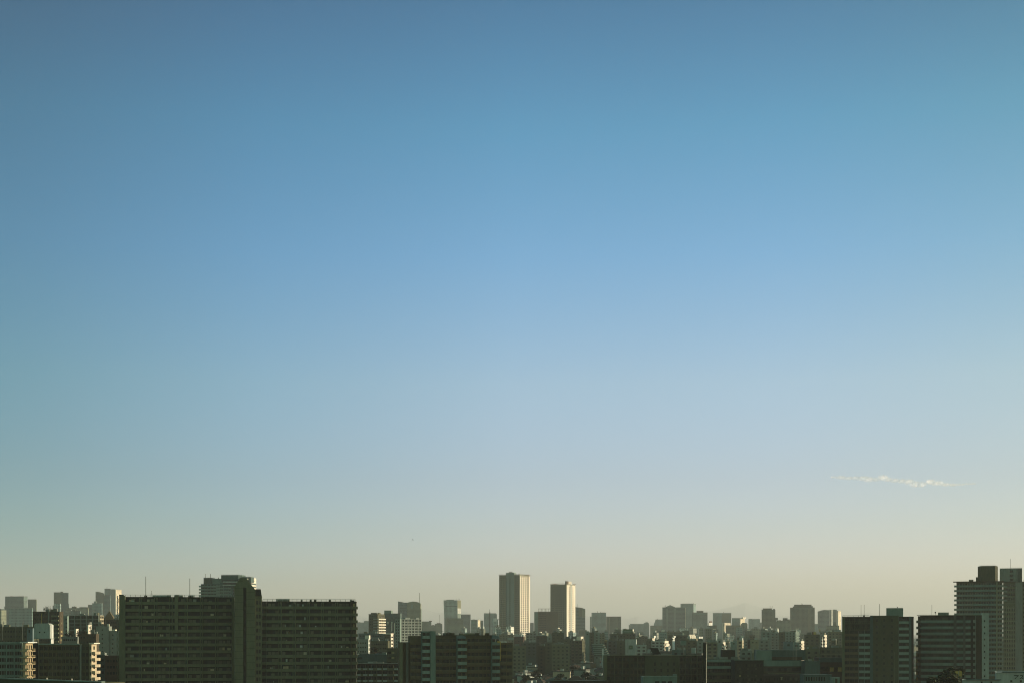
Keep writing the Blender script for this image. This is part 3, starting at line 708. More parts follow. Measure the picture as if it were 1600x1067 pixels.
def make_twins():
    d = 2900; fl = 3.78
    b = Bld('residential_tower', 'tallest twin tower, left one, with flat teal lift core on its shaded face', 'tower', 780, 811.5, 898.5, d, th=-27, S=827.3, D=40)
    b.body('olive', parapet=.6); X, Z = b.X, b.Z
    n = 32
    b.box('lift_core', X(791), X(803.6), 0, Z(895), -1.6, 8, 'teal')
    b.box('rooftop_unit', X(795), X(799.5), Z(895) + .01, Z(893.8), 0, 4, 'grey_dark')
    b.windows('F', X(796.3), X(798.3), Z(903), n, fl, 1, 2.2, 2.2, 'black', y=-1.63)
    b.windows('F', X(791.4), X(793.2), Z(903), n, fl, 1, 1.8, 2.0, 'black', y=-1.63)
    zt = Z(902)
    b.balconies('F', .3, X(791) - .05, zt, n, fl, 1.4, 1.5, 'olive_light', (3, 8)); b.balconies('F', X(803.6) + .05, b.w - .2, zt, n, fl, 1.4, 1.5, 'olive_light', (2+X(803.6),))
    b.windows('F', .6, X(790.5), zt, n, fl, 4, 2.3, 2.0, 'black', prio=40); b.windows('F', X(804), b.w - .4, zt, n, fl, 3, 2.3, 2.0, 'black', prio=40)
    # flank grid: cream puts the sunlight into its colour
    b.lattice('R', 3.55, b.D - 5.95, Z(900.5), n, fl, 4, (b.D-9.6)/4*.30, 1.3, .5, 'cream'); b.box('corner_pier', b.w + .02, b.w + 1.4, -.3, 2.2, 0, Z(900), 'cream') if False else None
    b.box('corner_pier', b.w + .75, b.w + 1.3, 0, Z(900), .01, 3.6, 'cream'); b.box('corner_pier', b.w + .75, b.w + 1.3, 0, Z(900), b.D - 6, b.D - .01, 'cream')
    b.windows('R', 3.6, b.D - 6, Z(900.5), n, fl, 4, (b.D-9.6)/4*.7, 2.5, 'black', off=.06)
    # open roof frame
    m = MB(); z0, z1 = Z(900.5), Z(898.2)
    m.box(-1, b.w + 1.5, -1.4, 0.5, z1, z1 + .9).box(b.w, b.w + 1.5, .5, b.D + .5, z1, z1 + .9).box(-1, b.w + 1.5, b.D + .5, b.D + 1.3, z1, z1 + .9)
    m.build('roof_frame', 'brown', b.root)
    b.done()
    b = Bld('residential_tower', 'right twin tower, lower, with cream sunlit flank and a small roof house at its corner', 'tower', 860, 885, 913, 3090, th=-27, S=898.5, D=35)
    b.body('olive', parapet=.6); X, Z = b.X, b.Z; fl = 4.1; n = 27
    zt = Z(916)
    b.windows('F', X(867.5), X(873), zt, n, fl, 2, 3.0, 2.0, 'black'); b.windows('F', X(873.5), X(878.5), zt, n, fl, 2, 3.0, 2.0, 'black'); b.windows('F', X(878.8), X(882), zt, n, fl, 1, 3, 2.0, 'black')
    b.balconies('F', .2, X(866), zt, n, fl, .8, 1.2, 'olive'); b.windows('F', .4, X(866), zt, n, fl, 3, 1.4, 1.8, prio=30)
    Z0 = Z(914)
    b.box('flank_wall', b.w + .02, b.w + .8, 0, Z0, .01, b.D, 'cream')  # cream puts the sun on this flank into its colour
    b.box('flank_rib', b.w + .82, b.w + 1.2, 0, Z0, b.D*.42, b.D*.60, 'grey_light')
    b.windows('R', b.D*.22, b.D*.38, zt, n, fl, 1, 4.0, 2.2, 'black', y=.83); b.windows('R', b.D*.66, b.D*.78, zt, n, fl, 1, 3.6, 2.2, 'black', y=.83)
    m = MB(); z1 = Z(912.2); m.box(-1, X(883), -1, .6, z1, z1 + .8).box(-1, .2, .6, b.D, z1, z1 + .8).box(b.w, b.w + 1.6, b.D*.72, b.D + 1, z1, z1 + .8); m.build('roof_frame', 'brown', b.root)
    b.box('roof_house', X(883), b.w + .4, b.h + .01, Z(908), 0, 10, 'brown_dark'); b.box('roof_house', b.w - 4, b.w + .6, b.h + .01, Z(908.8), 10.1, 25, 'cream')
    b.windows('R', 11, 22, Z(908.8), 2, 3.6, 2, 2.2, 1.8, 'glass', y=.63)
    b.done()
    b = Bld('apartment_tower', 'brown banded apartment tower half hidden between the twin towers', 'tower', 841, 872, 955, 2700, D=24)
    b.body('brown'); fl = 3.4
    b.box('side_wing', b.X(835), -.02, 0, b.Z(955.5), .5, 20, 'teal')
    b.balconies('F', 0, b.X(853.5), b.h - 1, 20, fl, 1.1, 1.3, 'brown', (6, 12)); b.balconies('F', b.X(854.5), b.X(859.5), b.h - 1, 20, fl, 1.1, 1.3, 'brown')
    b.windows('F', .5, b.X(853), b.h - 1, 20, fl, 6, 1.7, 1.8)
    m = MB(); z = b.Z(951)
    for i in range(8): m.box(b.X(841.5) + i*2.6, b.X(841.5) + i*2.6 + .5, 1, 1.5, b.h, z)
    m.box(b.X(841), b.X(860), .8, 1.8, z, z + .8); m.build('roof_crown', 'olive', b.root); b.done()

def make_right():
    # S2
    d = 690; fl = 9.5/F*690
    b = Bld('apartment_slab', 'dark apartment slab with a blank tiled middle and teal balcony panels, right of centre', 'apartment block', 1316, 1427.5, 963.3, d, th=-14.5, D=14)
    X, Z = b.X, b.Z; h = b.h; b.body('slab_shade_dark', parapet=.4); n = 12
    b.box('edge_column', 0, X(1320), 0, h + .1, -1.8, -.01, 'slab')
    b.box('column', X(1359.5), X(1364), 0, h + .6, -2.2, -.01, 'teal_dark')
    zt = h - .4
    x0, xm, x1 = X(1320) + .02, X(1342), X(1359.5) - .02
    b.balconies('F', x0, x1, zt, 2, fl, 1.4, 1.1, 'slab', [x0 + (x1-x0)*k/5 for k in range(1, 5)], solid=False)
    b.balconies('F', x0, xm - .2, zt - 2*fl, n - 2, fl, 1.4, 1.1, 'brown', [x0 + (xm-x0)*k/3 for k in range(1, 3)])
    b.balconies('F', xm + .1, x1, zt - 2*fl, n - 2, fl, 1.7, 1.1, 'teal_light', [(xm + x1)/2])
    b.windows('F', x0, x1, zt, n, fl, 10, .95, 1.9)
    b.pbox('drainpipe', 1341.6, 1342.3, 985, None, 'grey', -1.6, -1.45)
    b.box('tiled_wall', X(1364) + .02, X(1404), 0, Z(961.3, X(1380)), -1.4, 13, 'olive_dark')
    for px in (1370, 1381.5, 1393.5): b.windows('F', X(px - 2), X(px + 2), Z(964), n, fl, 1, .95, 1.15, y=-1.43)
    b.box('downpipe', X(1396.8), X(1397.5), 0, Z(1018), -1.75, -1.45, 'olive_light')
    xr0, xr1 = X(1404.7), X(1420)
    b.balconies('F', xr0, xr1, zt, n, fl, 1.5, 1.15, 'teal_light', (), y=0); b.windows('F', xr0, xr1, zt, n, fl, 3, 1.2, 1.9, prio=2)
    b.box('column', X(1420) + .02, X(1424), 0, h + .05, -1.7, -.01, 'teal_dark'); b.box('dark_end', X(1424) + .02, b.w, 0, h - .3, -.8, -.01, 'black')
    b.box('edge', X(1404.1), X(1404.6), 0, h, -1.6, -.01, 'grey')
    b.pbox('roof_house', 1385, 1411.5, 949.3, 963, 'teal', 5, 12); b.box('roof_vent', X(1402), X(1403.3), Z(949.3), Z(948), 6, 7, 'black')
    for px, y0, y1 in ((1345.3, 944.5, 963), (1350.2, 944, 963), (1374.3, 943, 962)): b.mast(px, y0, y1, .09)
    b.box('mast_base', X(1348.5), X(1351.3), h, h + .8, 1, 2.5, 'black'); railing(b, .2, X(1358), h, .7, part='railing')
    b.done()
    # S3
    d = 700; fl = 9.42/F*700
    b = Bld('apartment_slab', 'dark slab with long unbroken balcony bands and angled left corner, lower right', 'apartment block', 1438, 1544, 961.5, d, th=-17, D=14)
    X, Z = b.X, b.Z; h = b.h; b.body('slab_shade_dark', parapet=.4); n = 12; zt = h - .5
    # angled left corner as angled bands
    xa = X(1441)
    lw = X(1438) - X(1431.5)
    for i in range(n):
        z = zt - (i + 1)*fl
        if i == 0:
            m = MB().column([(-lw, 2.4), (-lw + .12, 2.5), (.9, -1.2), (.9, -1.5)][::1], -.16, 1.15)
            m.column([(-lw + .12, 2.5), (-lw + .2, 4.5), (.9, 4.5), (.9, -1.2)], -.1, .1); me = m.mesh('corner_balcony', 'olive')
        put('corner_balcony', me, b.root, (0, 0, z))
    b.box('corner_wall', -lw*.6, -.01, 0, h - .2, 2.6, 12, 'brown')
    b.box('painted_sun_edge', -lw - .15, -lw*.62, 0, zt - 6*fl, 4.6, 9, 'yellow')  # yellow strip stands for sunlight along the corner edge
    segs = ((xa - .6, X(1490), 'teal'), (X(1494.5), X(1505), 'teal'), (X(1508.5), X(1516.5), 'teal_light'))
    for a, c, mt in segs:
        b.balconies('F', a, c, zt, n, fl, 1.5, 1.15, mt, (), y=0)
    b.windows('F', xa, X(1490), zt, n, fl, 11, 1.0, 1.9); b.windows('F', X(1495), X(1504.5), zt, n, fl, 2, 1.1, 1.9); b.windows('F', X(1509), X(1516), zt, n, fl, 2, .9, 1.9)
    b.box('column', X(1490) + .02, X(1494.3), 0, h, -2, -.01, 'grey_dark'); b.box('column', X(1505.1), X(1508.3), 0, h - .2, -1.8, -.01, 'grey_dark')
    b.box('painted_recess', X(1516.6), X(1520.5), 0, h - .3, -.4, -.01, 'black')  # black strip; the shade of the recess is its colour
    b.balconies('F', X(1520.6), X(1524), zt, n, fl, 1.2, 1.3, 'grey', ())
    b.box('column', X(1524.05), X(1524.8), 0, h - .2, -1.4, -.01, 'grey'); b.box('brown_wall', X(1524.9), X(1534), 0, h - .2, -.5, -.01, 'brown_dark')
    b.box('end_tower', X(1534) + .02, b.w + .3, 0, Z(957.5, X(1534)), -2.3, 12, 'grey_light'); b.windows('F', X(1537), X(1539.4), zt - .6, n, fl, 1, .6, .9, y=-2.33)
    b.box('ledge', xa - 2.5, b.w, h + .003, h + .25, -1.6, .5, 'slab')
    b.pbox('roof_house', 1465.5, 1482.5, 956.3, 961, 'grey', 3, 9); b.mast(1456, 944, 961, .08)
    x = X(1461.5); m = MB(); m.rod(x, 2, h, Z(957.5, x), .06); m.column([(x + .35*math.cos(a*math.pi/4), 2 + .35*math.sin(a*math.pi/4)) for a in range(8)], Z(957.5, x), Z(955.5, x)); m.build('warning_lamp', 'black', b.root)
    b.done()
    # S4 tall tower with balconies
    d = 900; fl = 7.25/F*900
    b = Bld('apartment_tower', 'tall apartment tower with wrapping balconies and a drum-like roof house, far right', 'tower', 1494.5, 1566.5, 909, d, th=-17.6, D=22)
    X, Z = b.X, b.Z; h = b.h; b.body('olive', parapet=.3); n = 20; zt = h - .3
    x1, x2 = X(1521), X(1559)
    b.balconies('F', -1.4, x1 - .2, zt, n, fl, 1.7, 1.1, 'grey', (3.5, 7)); b.balconies('F', x1, x2 - .1, zt, n, fl, 2.3, 1.1, 'teal', (x1 + 5, x1 + 10)); b.balconies('F', x2, b.w + .5, zt, n, fl, 1.7, 1.1, 'grey', ())
    b.windows('F', .3, b.w - .3, zt, n, fl, 17, 1.0, 1.8); b.box('column', X(1556.2), X(1558.6), 0, h - .1, -2.5, -.01, 'olive_light')
    b.box('eaves', -2.0, b.w + 1.0, h + .01, h + .3, -2.3, 8, 'brown_dark')
    x0, x3 = X(1528), X(1559.3); c = 1.6
    MB().column([(x0 + c, 1), (x3 - c, 1), (x3, 3), (x3, 12), (x3 - c, 14), (x0 + c, 14), (x0, 12), (x0, 3)], h + .3, Z(885)).column([(x0 + c, 1.2), (x3 - c, 1.2), (x3 - .2, 3), (x3 - .2, 12), (x3 - c, 13.8), (x0 + c, 13.8), (x0 + .2, 12), (x0 + .2, 3)], Z(885) + .01, Z(884.1), [(x0 + c + 1, 2), (x3 - c, 2), (x3 - .9, 4), (x3 - .9, 11), (x3 - c, 13), (x0 + c + 1, 13), (x0 + 1.2, 11), (x0 + 1.2, 4)]).build('roof_house', 'olive_dark', b.root)
    b.box('rooftop_unit', X(1525), X(1528) + .5, h + .31, Z(901.5), 2, 6, 'olive_dark'); b.box('rooftop_unit', X(1514), X(1521), h + .31, Z(905.5), 2, 6, 'olive_dark')
    b.done()
    # S5
    d = 1000; fl = 7.0/F*1000
    b = Bld('apartment_tower', 'grey apartment tower with grid windows at the right edge, square roof house with aerial', 'tower', 1567.5, 1612, 909.5, d, th=-19.5, D=22)
    X, Z = b.X, b.Z; h = b.h; b.body('olive', parapet=.3); n = 19; zt = h - .6
    b.balconies('F', 0, X(1574), zt, 4, fl, 1.3, 1.1, 'grey', ()); b.balconies('F', 0, X(1586), zt - 4*fl, 1, fl, .8, 1.1, 'olive', ())
    b.lattice('F', 0, X(1586.5), zt - 4.5*fl, 15, fl, 7, .5, .7, .7, 'olive_light'); b.windows('F', 0, X(1586.5), zt - 4.3*fl, 15, fl, 7, .8, 1.6)
    b.windows('F', .2, X(1586), zt, 4, fl, 5, 1.2, 1.6)
    b.box('column', X(1586.7), X(1597.5), 0, h, -1.6, -.01, 'grey'); b.windows('F', X(1598), b.w, zt, n, fl, 3, 1.1, 1.5, prio=3)
    b.box('eaves', -1, b.w, h + .01, h + .4, -1.8, 4, 'brown_dark')
    b.pbox('roof_house', 1562, 1597, 887.3, 909, 'grey', 4, 14); b.pbox('roof_house_side', 1591, 1596.7, 887.6, 908.9, 'grey_dark', 3.2, 3.98)
    for yy in (892, 899, 905.5): b.pbox('window', 1578, 1583, yy - 2, yy + 1.7, 'glass', 3.85, 3.98)
    b.mast(1579, 872, 888, .1, dy=7); b.done()
    # sheds bottom right
    b = Bld('warehouse', 'pale grey-green warehouse with dark lettering at the bottom right corner', 'warehouse', 1556, 1640, 1050, 430, th=-18, D=18)
    b.body('grey_light', 'roofing_teal', parapet=.2); X, Z = b.X, b.Z
    b.box('eaves', X(1566), b.w, b.h, b.h + .28, -.5, .5, 'teal_dark')
    for px in (1580.2, 1595, 1610): b.pbox('window', px - 1.7, px + 1.7, 1062, 1065.4, 'glass', -.05, .02)
    # lettering: two katakana strokes by stroke
    def stroke(mb, pts, r=.13):
        for (a, c), (e, f) in zip(pts, pts[1:]): mb.bar((X(a), -.07, Z(c)), (X(e), -.07, Z(f)), r)
    m = MB(); stroke(m, [(1584.3, 1054.4), (1591.6, 1054.4), (1589.3, 1056.3)]); stroke(m, [(1587.9, 1056), (1587.7, 1058), (1585.2, 1060)]); m.build('letter', 'black', b.root)
    m = MB(); stroke(m, [(1593.6, 1054.4), (1598.2, 1054.4), (1596.6, 1057.4), (1593.2, 1059.9)]); stroke(m, [(1596.5, 1057.6), (1599.2, 1059.9)]); m.build('letter', 'black', b.root)
    b.done()
    b = Bld('warehouse', 'lower pale shed with dark eaves in front of the lettered warehouse', 'warehouse', 1504, 1562, 1061.5, 400, th=-17, D=8)
    b.body('grey_light', 'roofing_teal', parapet=.2); b.box('eaves', b.X(1509), b.w + .4, b.h, b.h + .25, -.6, .8, 'teal_dark')
    for px in (1534, 1549): b.pbox('window', px - 1.4, px + 1.4, 1064, 1067, 'glass', -.05, .02)
    b.done()
    # yellow boards and dark green mound of trees
    for px0, px1, t, bt, lab in ((1478.5, 1484.5, 1056, 1064, 'smaller dark yellow board low in front of the banded slab'), (1493, 1502.5, 1048, 1056.3, 'larger dark yellow board with a pale central stripe, in front of the banded slab')):
        dd = 455; x0, x1, z0, z1 = wx(px0, dd), wx(px1, dd), wz(bt, dd), wz(t, dd)
        r = bpy.data.objects.new('advertising_board', None); COL.objects.link(r); r.location = ((x0+x1)/2, dd, 0); w2 = (x1-x0)/2
        tag(r, lab, 'billboard', 'yellow boards by the trees')
        MB().box(-w2, w2, -.1, .1, z0, z1).build('board', 'yellow', r)
        MB().box(-w2*.1 - .05, w2*.1 + .05, -.14, -.105, z0, z1).build('stripe', 'beige', r) if px0 > 1490 else None
        MB().rod(0, .25, 0, z1 - .2, .14).build('post', 'metal', r)

# ------------------------------------------------------------------ trees
def crown_mesh(nleaf, rad, seed, lump=6):
    r = random.Random(seed); v = []; f = []
    cl = [(r.uniform(-.55, .55), r.uniform(-.55, .55), r.uniform(-.4, .75), r.uniform(.3, .55)) for _ in range(lump)]
    for i in range(nleaf):
        c = r.choice(cl); t = r.uniform(0, 2*math.pi); p = math.acos(r.uniform(-1, 1)); q = c[3]*r.uniform(.55, 1)
        x = c[0] + q*math.sin(p)*math.cos(t); y = c[1] + q*math.sin(p)*math.sin(t); z = c[2] + q*math.cos(p)*.85
        s = r.uniform(.06, .13); a = Vector((r.uniform(-1, 1), r.uniform(-1, 1), r.uniform(-.6, .6))).normalized()
        b_ = a.cross(Vector((0, 0, 1))).normalized() if abs(a.z) < .9 else Vector((1, 0, 0))
        a = a*s; b_ = b_*s*.8; P = Vector((x*rad[0], y*rad[1], z*rad[2])); k = len(v)
        v += [tuple(P - a - b_), tuple(P + a - b_*.6), tuple(P + a*.7 + b_), tuple(P - a*.8 + b_)]; f.append((k, k+1, k+2, k+3))
    me = bpy.data.meshes.new('crown'); me.from_pydata(v, [], f); me.materials.append(M['foliage']); return me

def make_trees():
    protos = [(crown_mesh(900, (1, 1, 1), s, 9), None) for s in (1, 2, 3)]
    tr = []
    for s in range(3):
        m = MB(); m.column([(.09*math.cos(a*math.pi/3), .09*math.sin(a*math.pi/3)) for a in range(6)], -1.6, .1, [(.04*math.cos(a*math.pi/3), .04*math.sin(a*math.pi/3)) for a in range(6)])
        for q in range(5):
            t = q*1.3 + s; m.bar((0, 0, -.7 + q*.12), (.5*math.cos(t), .5*math.sin(t), .05 + q*.1), .03)
        tr.append(m.mesh('trunk', 'bark'))
    spots = [  # px, row of the crown top, distance, radius, words
        (1466, 1055, 450, 4.2, 'dark green tree low at the foot of the banded slab, leftmost of a clump'),
        (1474, 1048, 452, 5.0, 'dark green tree in the clump left of the smaller yellow board'),
        (1486, 1043, 456, 5.4, 'tallest dark tree of the clump between the two yellow boards'),
        (1497, 1040, 470, 4.6, 'dark green tree rising behind the larger yellow board'),
        (1187, 1016, 760, 2.6, 'small round tree on the edge of the long teal roof'),
        (128, 984, 900, 3.6, 'dark tree among the brown houses, left of the ochre rooms'),
        (146, 988, 880, 3.0, 'dark tree beside the blank grey wall building'),
        (108, 985, 905, 2.6, 'dark bushy tree behind the grey low building'),
        (836, 1046, 980, 4.0, 'dark tree between low houses under the left twin tower'),
        (872, 1051, 930, 4.2, 'dark tree between low houses under the right twin tower'),
        (915, 1046, 960, 4.2, 'dark tree left of the long dark block'),
        (822, 1053, 900, 4.0, 'dark tree at the right foot of the brown balcony apartments'),
        (897, 1039, 1080, 4.6, 'spreading dark tree in the middle of the low houses'),
        (930, 1056, 860, 3.6, 'dark tree at the bottom beside the long dark block'),
        (586, 1009, 980, 3.2, 'dark tree in the valley right of the big slab'),
        (1238, 1021, 790, 2.6, 'dark tree behind the long teal roof'),
    ]
    for i, (px, top, d, rad, lab) in enumerate(spots):
        r = bpy.data.objects.new('broadleaf_tree', None); COL.objects.link(r)
        z = wz(top, d) - rad*1.0; r.location = (wx(px, d), d, max(0, z - rad*1.5)); r.rotation_euler.z = i*1.7
        tag(r, lab, 'tree', 'trees between the buildings')
        c = put('crown', protos[i % 3][0], r, (0, 0, z - r.location.z)); c.scale = (rad, rad, rad*.95)
        t = put('trunk', tr[i % 3], r, (0, 0, z - r.location.z)); t.scale = (rad*1.3, rad*1.3, max(rad, (z - 0)/1.6 if z < 12 else rad))

# ------------------------------------------------------------------ small things
def make_bird():
    d = 700; v = []; f = []
    m = MB()
    prof = [(-.26, .01), (-.18, .05), (0, .075), (.16, .06), (.24, .04), (.31, .008)]
    k = 8
    for x, r in prof:
        for a in range(k): m.v.append((x, r*math.cos(2*math.pi*a/k), r*math.sin(2*math.pi*a/k)))
    for i in range(len(prof) - 1):
        for a in range(k): b = (a+1) % k; m.f.append((i*k+a, i*k+b, (i+1)*k+b, (i+1)*k+a))
    m.f.append(tuple(range(k-1, -1, -1))); m.f.append(tuple((len(prof)-1)*k + a for a in range(k)))
    for s in (-1, 1):
        i = len(m.v)
        w = [(.10, s*.05, .03), (.13, s*.34, .12), (.02, s*.62, .05), (-.06, s*.36, .10), (-.10, s*.05, .03)]
        m.v += w + [(x, y, z - .02) for x, y, z in w]
        m.f += [(i, i+1, i+2, i+3, i+4), (i+9, i+8, i+7, i+6, i+5)] + [(i+a, i+5+a, i+5+(a+1) % 5, i+(a+1) % 5) for a in range(5)]
    i = len(m.v); m.v += [(-.22, -.03, 0), (-.22, .03, 0), (-.4, .09, .01), (-.4, -.09, .01), (-.22, -.03, -.015), (-.22, .03, -.015), (-.4, .09, -.005), (-.4, -.09, -.005)]
    m.f += [(i, i+1, i+2, i+3), (i+7, i+6, i+5, i+4), (i, i+4, i+5, i+1), (i+1, i+5, i+6, i+2), (i+2, i+6, i+7, i+3), (i+3, i+7, i+4, i)]
    o = m.build('bird', 'feather', None, (wx(645, d), d, wz(843, d))); o.rotation_euler = (.2, .1, .5); o.scale = (1.6, 1.6, 1.6)
    tag(o, 'tiny dark bird gliding in the clear sky above the skyline', 'bird')
    d = 1500
    o2 = o.copy(); COL.objects.link(o2); o2.location = (wx(1317, d), d, wz(499, d)); o2.rotation_euler = (.1, -.2, 1.1)
    o2['label'] = 'barely visible speck of a bird high in the blue on the right'

def make_clouds():
    m, n, l, bs = nt('cloud_vapour'); n.remove(bs)
    tc = n.new('ShaderNodeTexCoord'); t = n.new('ShaderNodeTexNoise'); t.inputs['Scale'].default_value = .006; t.inputs['Detail'].default_value = 4; t.inputs['Roughness'].default_value = .55
    l.new(tc.outputs['Object'], t.inputs['Vector'])
    r = n.new('ShaderNodeMapRange'); r.inputs[1].default_value = .34; r.inputs[2].default_value = .62; r.inputs[3].default_value = .10; r.inputs[4].default_value = CLOUD
    l.new(t.outputs[0], r.inputs[0])
    bp = n.new('ShaderNodeBump'); bp.inputs['Strength'].default_value = 1; bp.inputs['Distance'].default_value = 30; l.new(t.outputs[0], bp.inputs['Height'])
    df = n.new('ShaderNodeBsdfDiffuse'); tl = n.new('ShaderNodeBsdfTranslucent'); tp = n.new('ShaderNodeBsdfTransparent')
    for q in (df, tl): q.inputs['Color'].default_value = (.8, .77, .76, 1); l.new(bp.outputs[0], q.inputs['Normal'])
    m1 = n.new('ShaderNodeAddShader'); l.new(df.outputs[0], m1.inputs[0]); l.new(tl.outputs[0], m1.inputs[1])
    lw = n.new('ShaderNodeLayerWeight'); lw.inputs[0].default_value = .5
    ed = n.new('ShaderNodeMapRange'); ed.interpolation_type = 'SMOOTHSTEP'; ed.inputs[1].default_value = .25; ed.inputs[2].default_value = .95; ed.inputs[3].default_value = 1; ed.inputs[4].default_value = 0; l.new(lw.outputs['Facing'], ed.inputs[0])
    mu = n.new('ShaderNodeMath'); mu.operation = 'MULTIPLY'; l.new(r.outputs[0], mu.inputs[0]); l.new(ed.outputs[0], mu.inputs[1])
    m2 = n.new('ShaderNodeMixShader'); l.new(mu.outputs[0], m2.inputs[0]); l.new(tp.outputs[0], m2.inputs[1]); l.new(m1.outputs[0], m2.inputs[2])
    l.new(m2.outputs[0], n['Material Output'].inputs['Surface'])
    rnd = random.Random(11); d = 28000
    def lump_cloud(name, pts, label):
        """row of overlapping ellipsoid puffs, fused with a remesh so the cloud is one closed skin"""
        vs = []; fs = []
        for px, py, rx, rz in pts:
            X0, Z0 = wx(px, d), wz(py, d); sx, sz = rx/F*d, rz/F*d; k = len(vs); A, B = 12, 7
            vs.append((X0, 0, Z0 + sz))
            for j in range(1, B):
                for i in range(A):
                    t = 2*math.pi*i/A; p = math.pi*j/B; vs.append((X0 + sx*math.sin(p)*math.cos(t), sz*2.2*math.sin(p)*math.sin(t), Z0 + sz*math.cos(p)))
            vs.append((X0, 0, Z0 - sz)); e = len(vs) - 1
            for i in range(A):
                i2 = (i+1) % A; fs.append((k, k+1+i, k+1+i2)); fs.append((e, k+1+(B-2)*A+i2, k+1+(B-2)*A+i))
                for j in range(B - 2): a = k+1+j*A; fs.append((a+i, a+A+i, a+A+i2, a+i2))
        cx = sum(v[0] for v in vs)/len(vs); cz = sum(v[2] for v in vs)/len(vs)
        vs = [(x - cx, y, z - cz) for x, y, z in vs]
        me = bpy.data.meshes.new(name); me.from_pydata(vs, [], fs); me.materials.append(m)
        o = put(name, me, None, (cx, d, cz)); md = o.modifiers.new('remesh', 'REMESH'); md.mode = 'VOXEL'; md.voxel_size = 14; md.use_smooth_shade = True
        tag(o, label, 'cloud'); return o
    pts = [(1306, 745.5, 9, 2), (1314, 746, 10, 3.2), (1326, 747, 11, 3.2), (1338, 747, 10, 3.5), (1350, 747.5, 10, 4.5), (1358, 749, 10, 5), (1368, 749, 10, 4), (1379, 746.5, 9, 5.5), (1388, 749, 10, 4),
           (1399, 750.5, 10, 4), (1410, 751.5, 10, 4), (1421, 753, 9, 5), (1430, 756.5, 9, 6), (1440, 757, 8, 5), (1455, 753, 9, 5), (1464, 755, 11, 5), (1476, 757, 9, 3.2), (1488, 757.5, 9, 2.5), (1500, 757, 9, 1.8), (1512, 756, 8, 1.6), (1520, 755.5, 7, 1.1)]
    lump_cloud('cloud', pts, 'long thin pinkish-white wisp of cloud above the right-hand towers')
CLOUD = .30

# ================================================================== FAR SKYLINE (3 to 7 km away)
def far(name, L, R, top, d, mat, label, S=None, dR=None, ex=(), prism=None, masts=(), D=None, cat='office building', rim=True):
    k = ((L + R)/2 - CX)/F
    th = (-19 if L < 1150 else -28) if S is not None else (-math.degrees(math.atan(k))*.9 if k > 0 else 8)
    b = Bld(name, label, cat, L, R, top, d, S=S, D=D or min(40 if k > -.1 else 12, max(12, (R - L)/F*d*.7)), th=th)
    if prism:      # outline in photo pixels (slanted or curved tops)
        MB().prism([(b.X(px), 0 if py is None else b.Z(py)) for px, py in prism], 0, b.D).build('wall', mat, b.root)
    else:
        b.box('wall', 0, b.w, 0, b.h, 0, b.D, mat)
        if rim:
            m = MB(); t = b.h + max(.8, d*.00025)
            m.box(-.3, b.w + .3, -.3, .6, b.h + .01, t).box(-.3, .6, .61, b.D, b.h + .01, t).box(b.w - .6, b.w + .3, .61, b.D, b.h + .01, t)
            m.build('parapet', 'grey_dark' if 'dark' in mat or 'olive' in mat else 'grey', b.root)
            b.box('roof', .61, b.w - .61, b.h + .01, b.h + .2, .61, b.D, 'roofing')
    for e in ex:
        l, r, t, mt = e[:4]; bt = e[4] if len(e) > 4 else None
        y0 = e[5] if len(e) > 5 else 1.0
        b.box(e[6] if len(e) > 6 else 'penthouse', b.X(l), b.X(r), (b.h + .21 if bt is None else b.Z(bt)), b.Z(t), y0, (b.D*.7 if y0 >= 0 else -.02), mt)
    for mm in masts: b.mast(mm[0], mm[1], mm[2] if len(mm) > 2 else top, mm[3] if len(mm) > 3 else d*.00011, dy=3)
    b.done(); return b

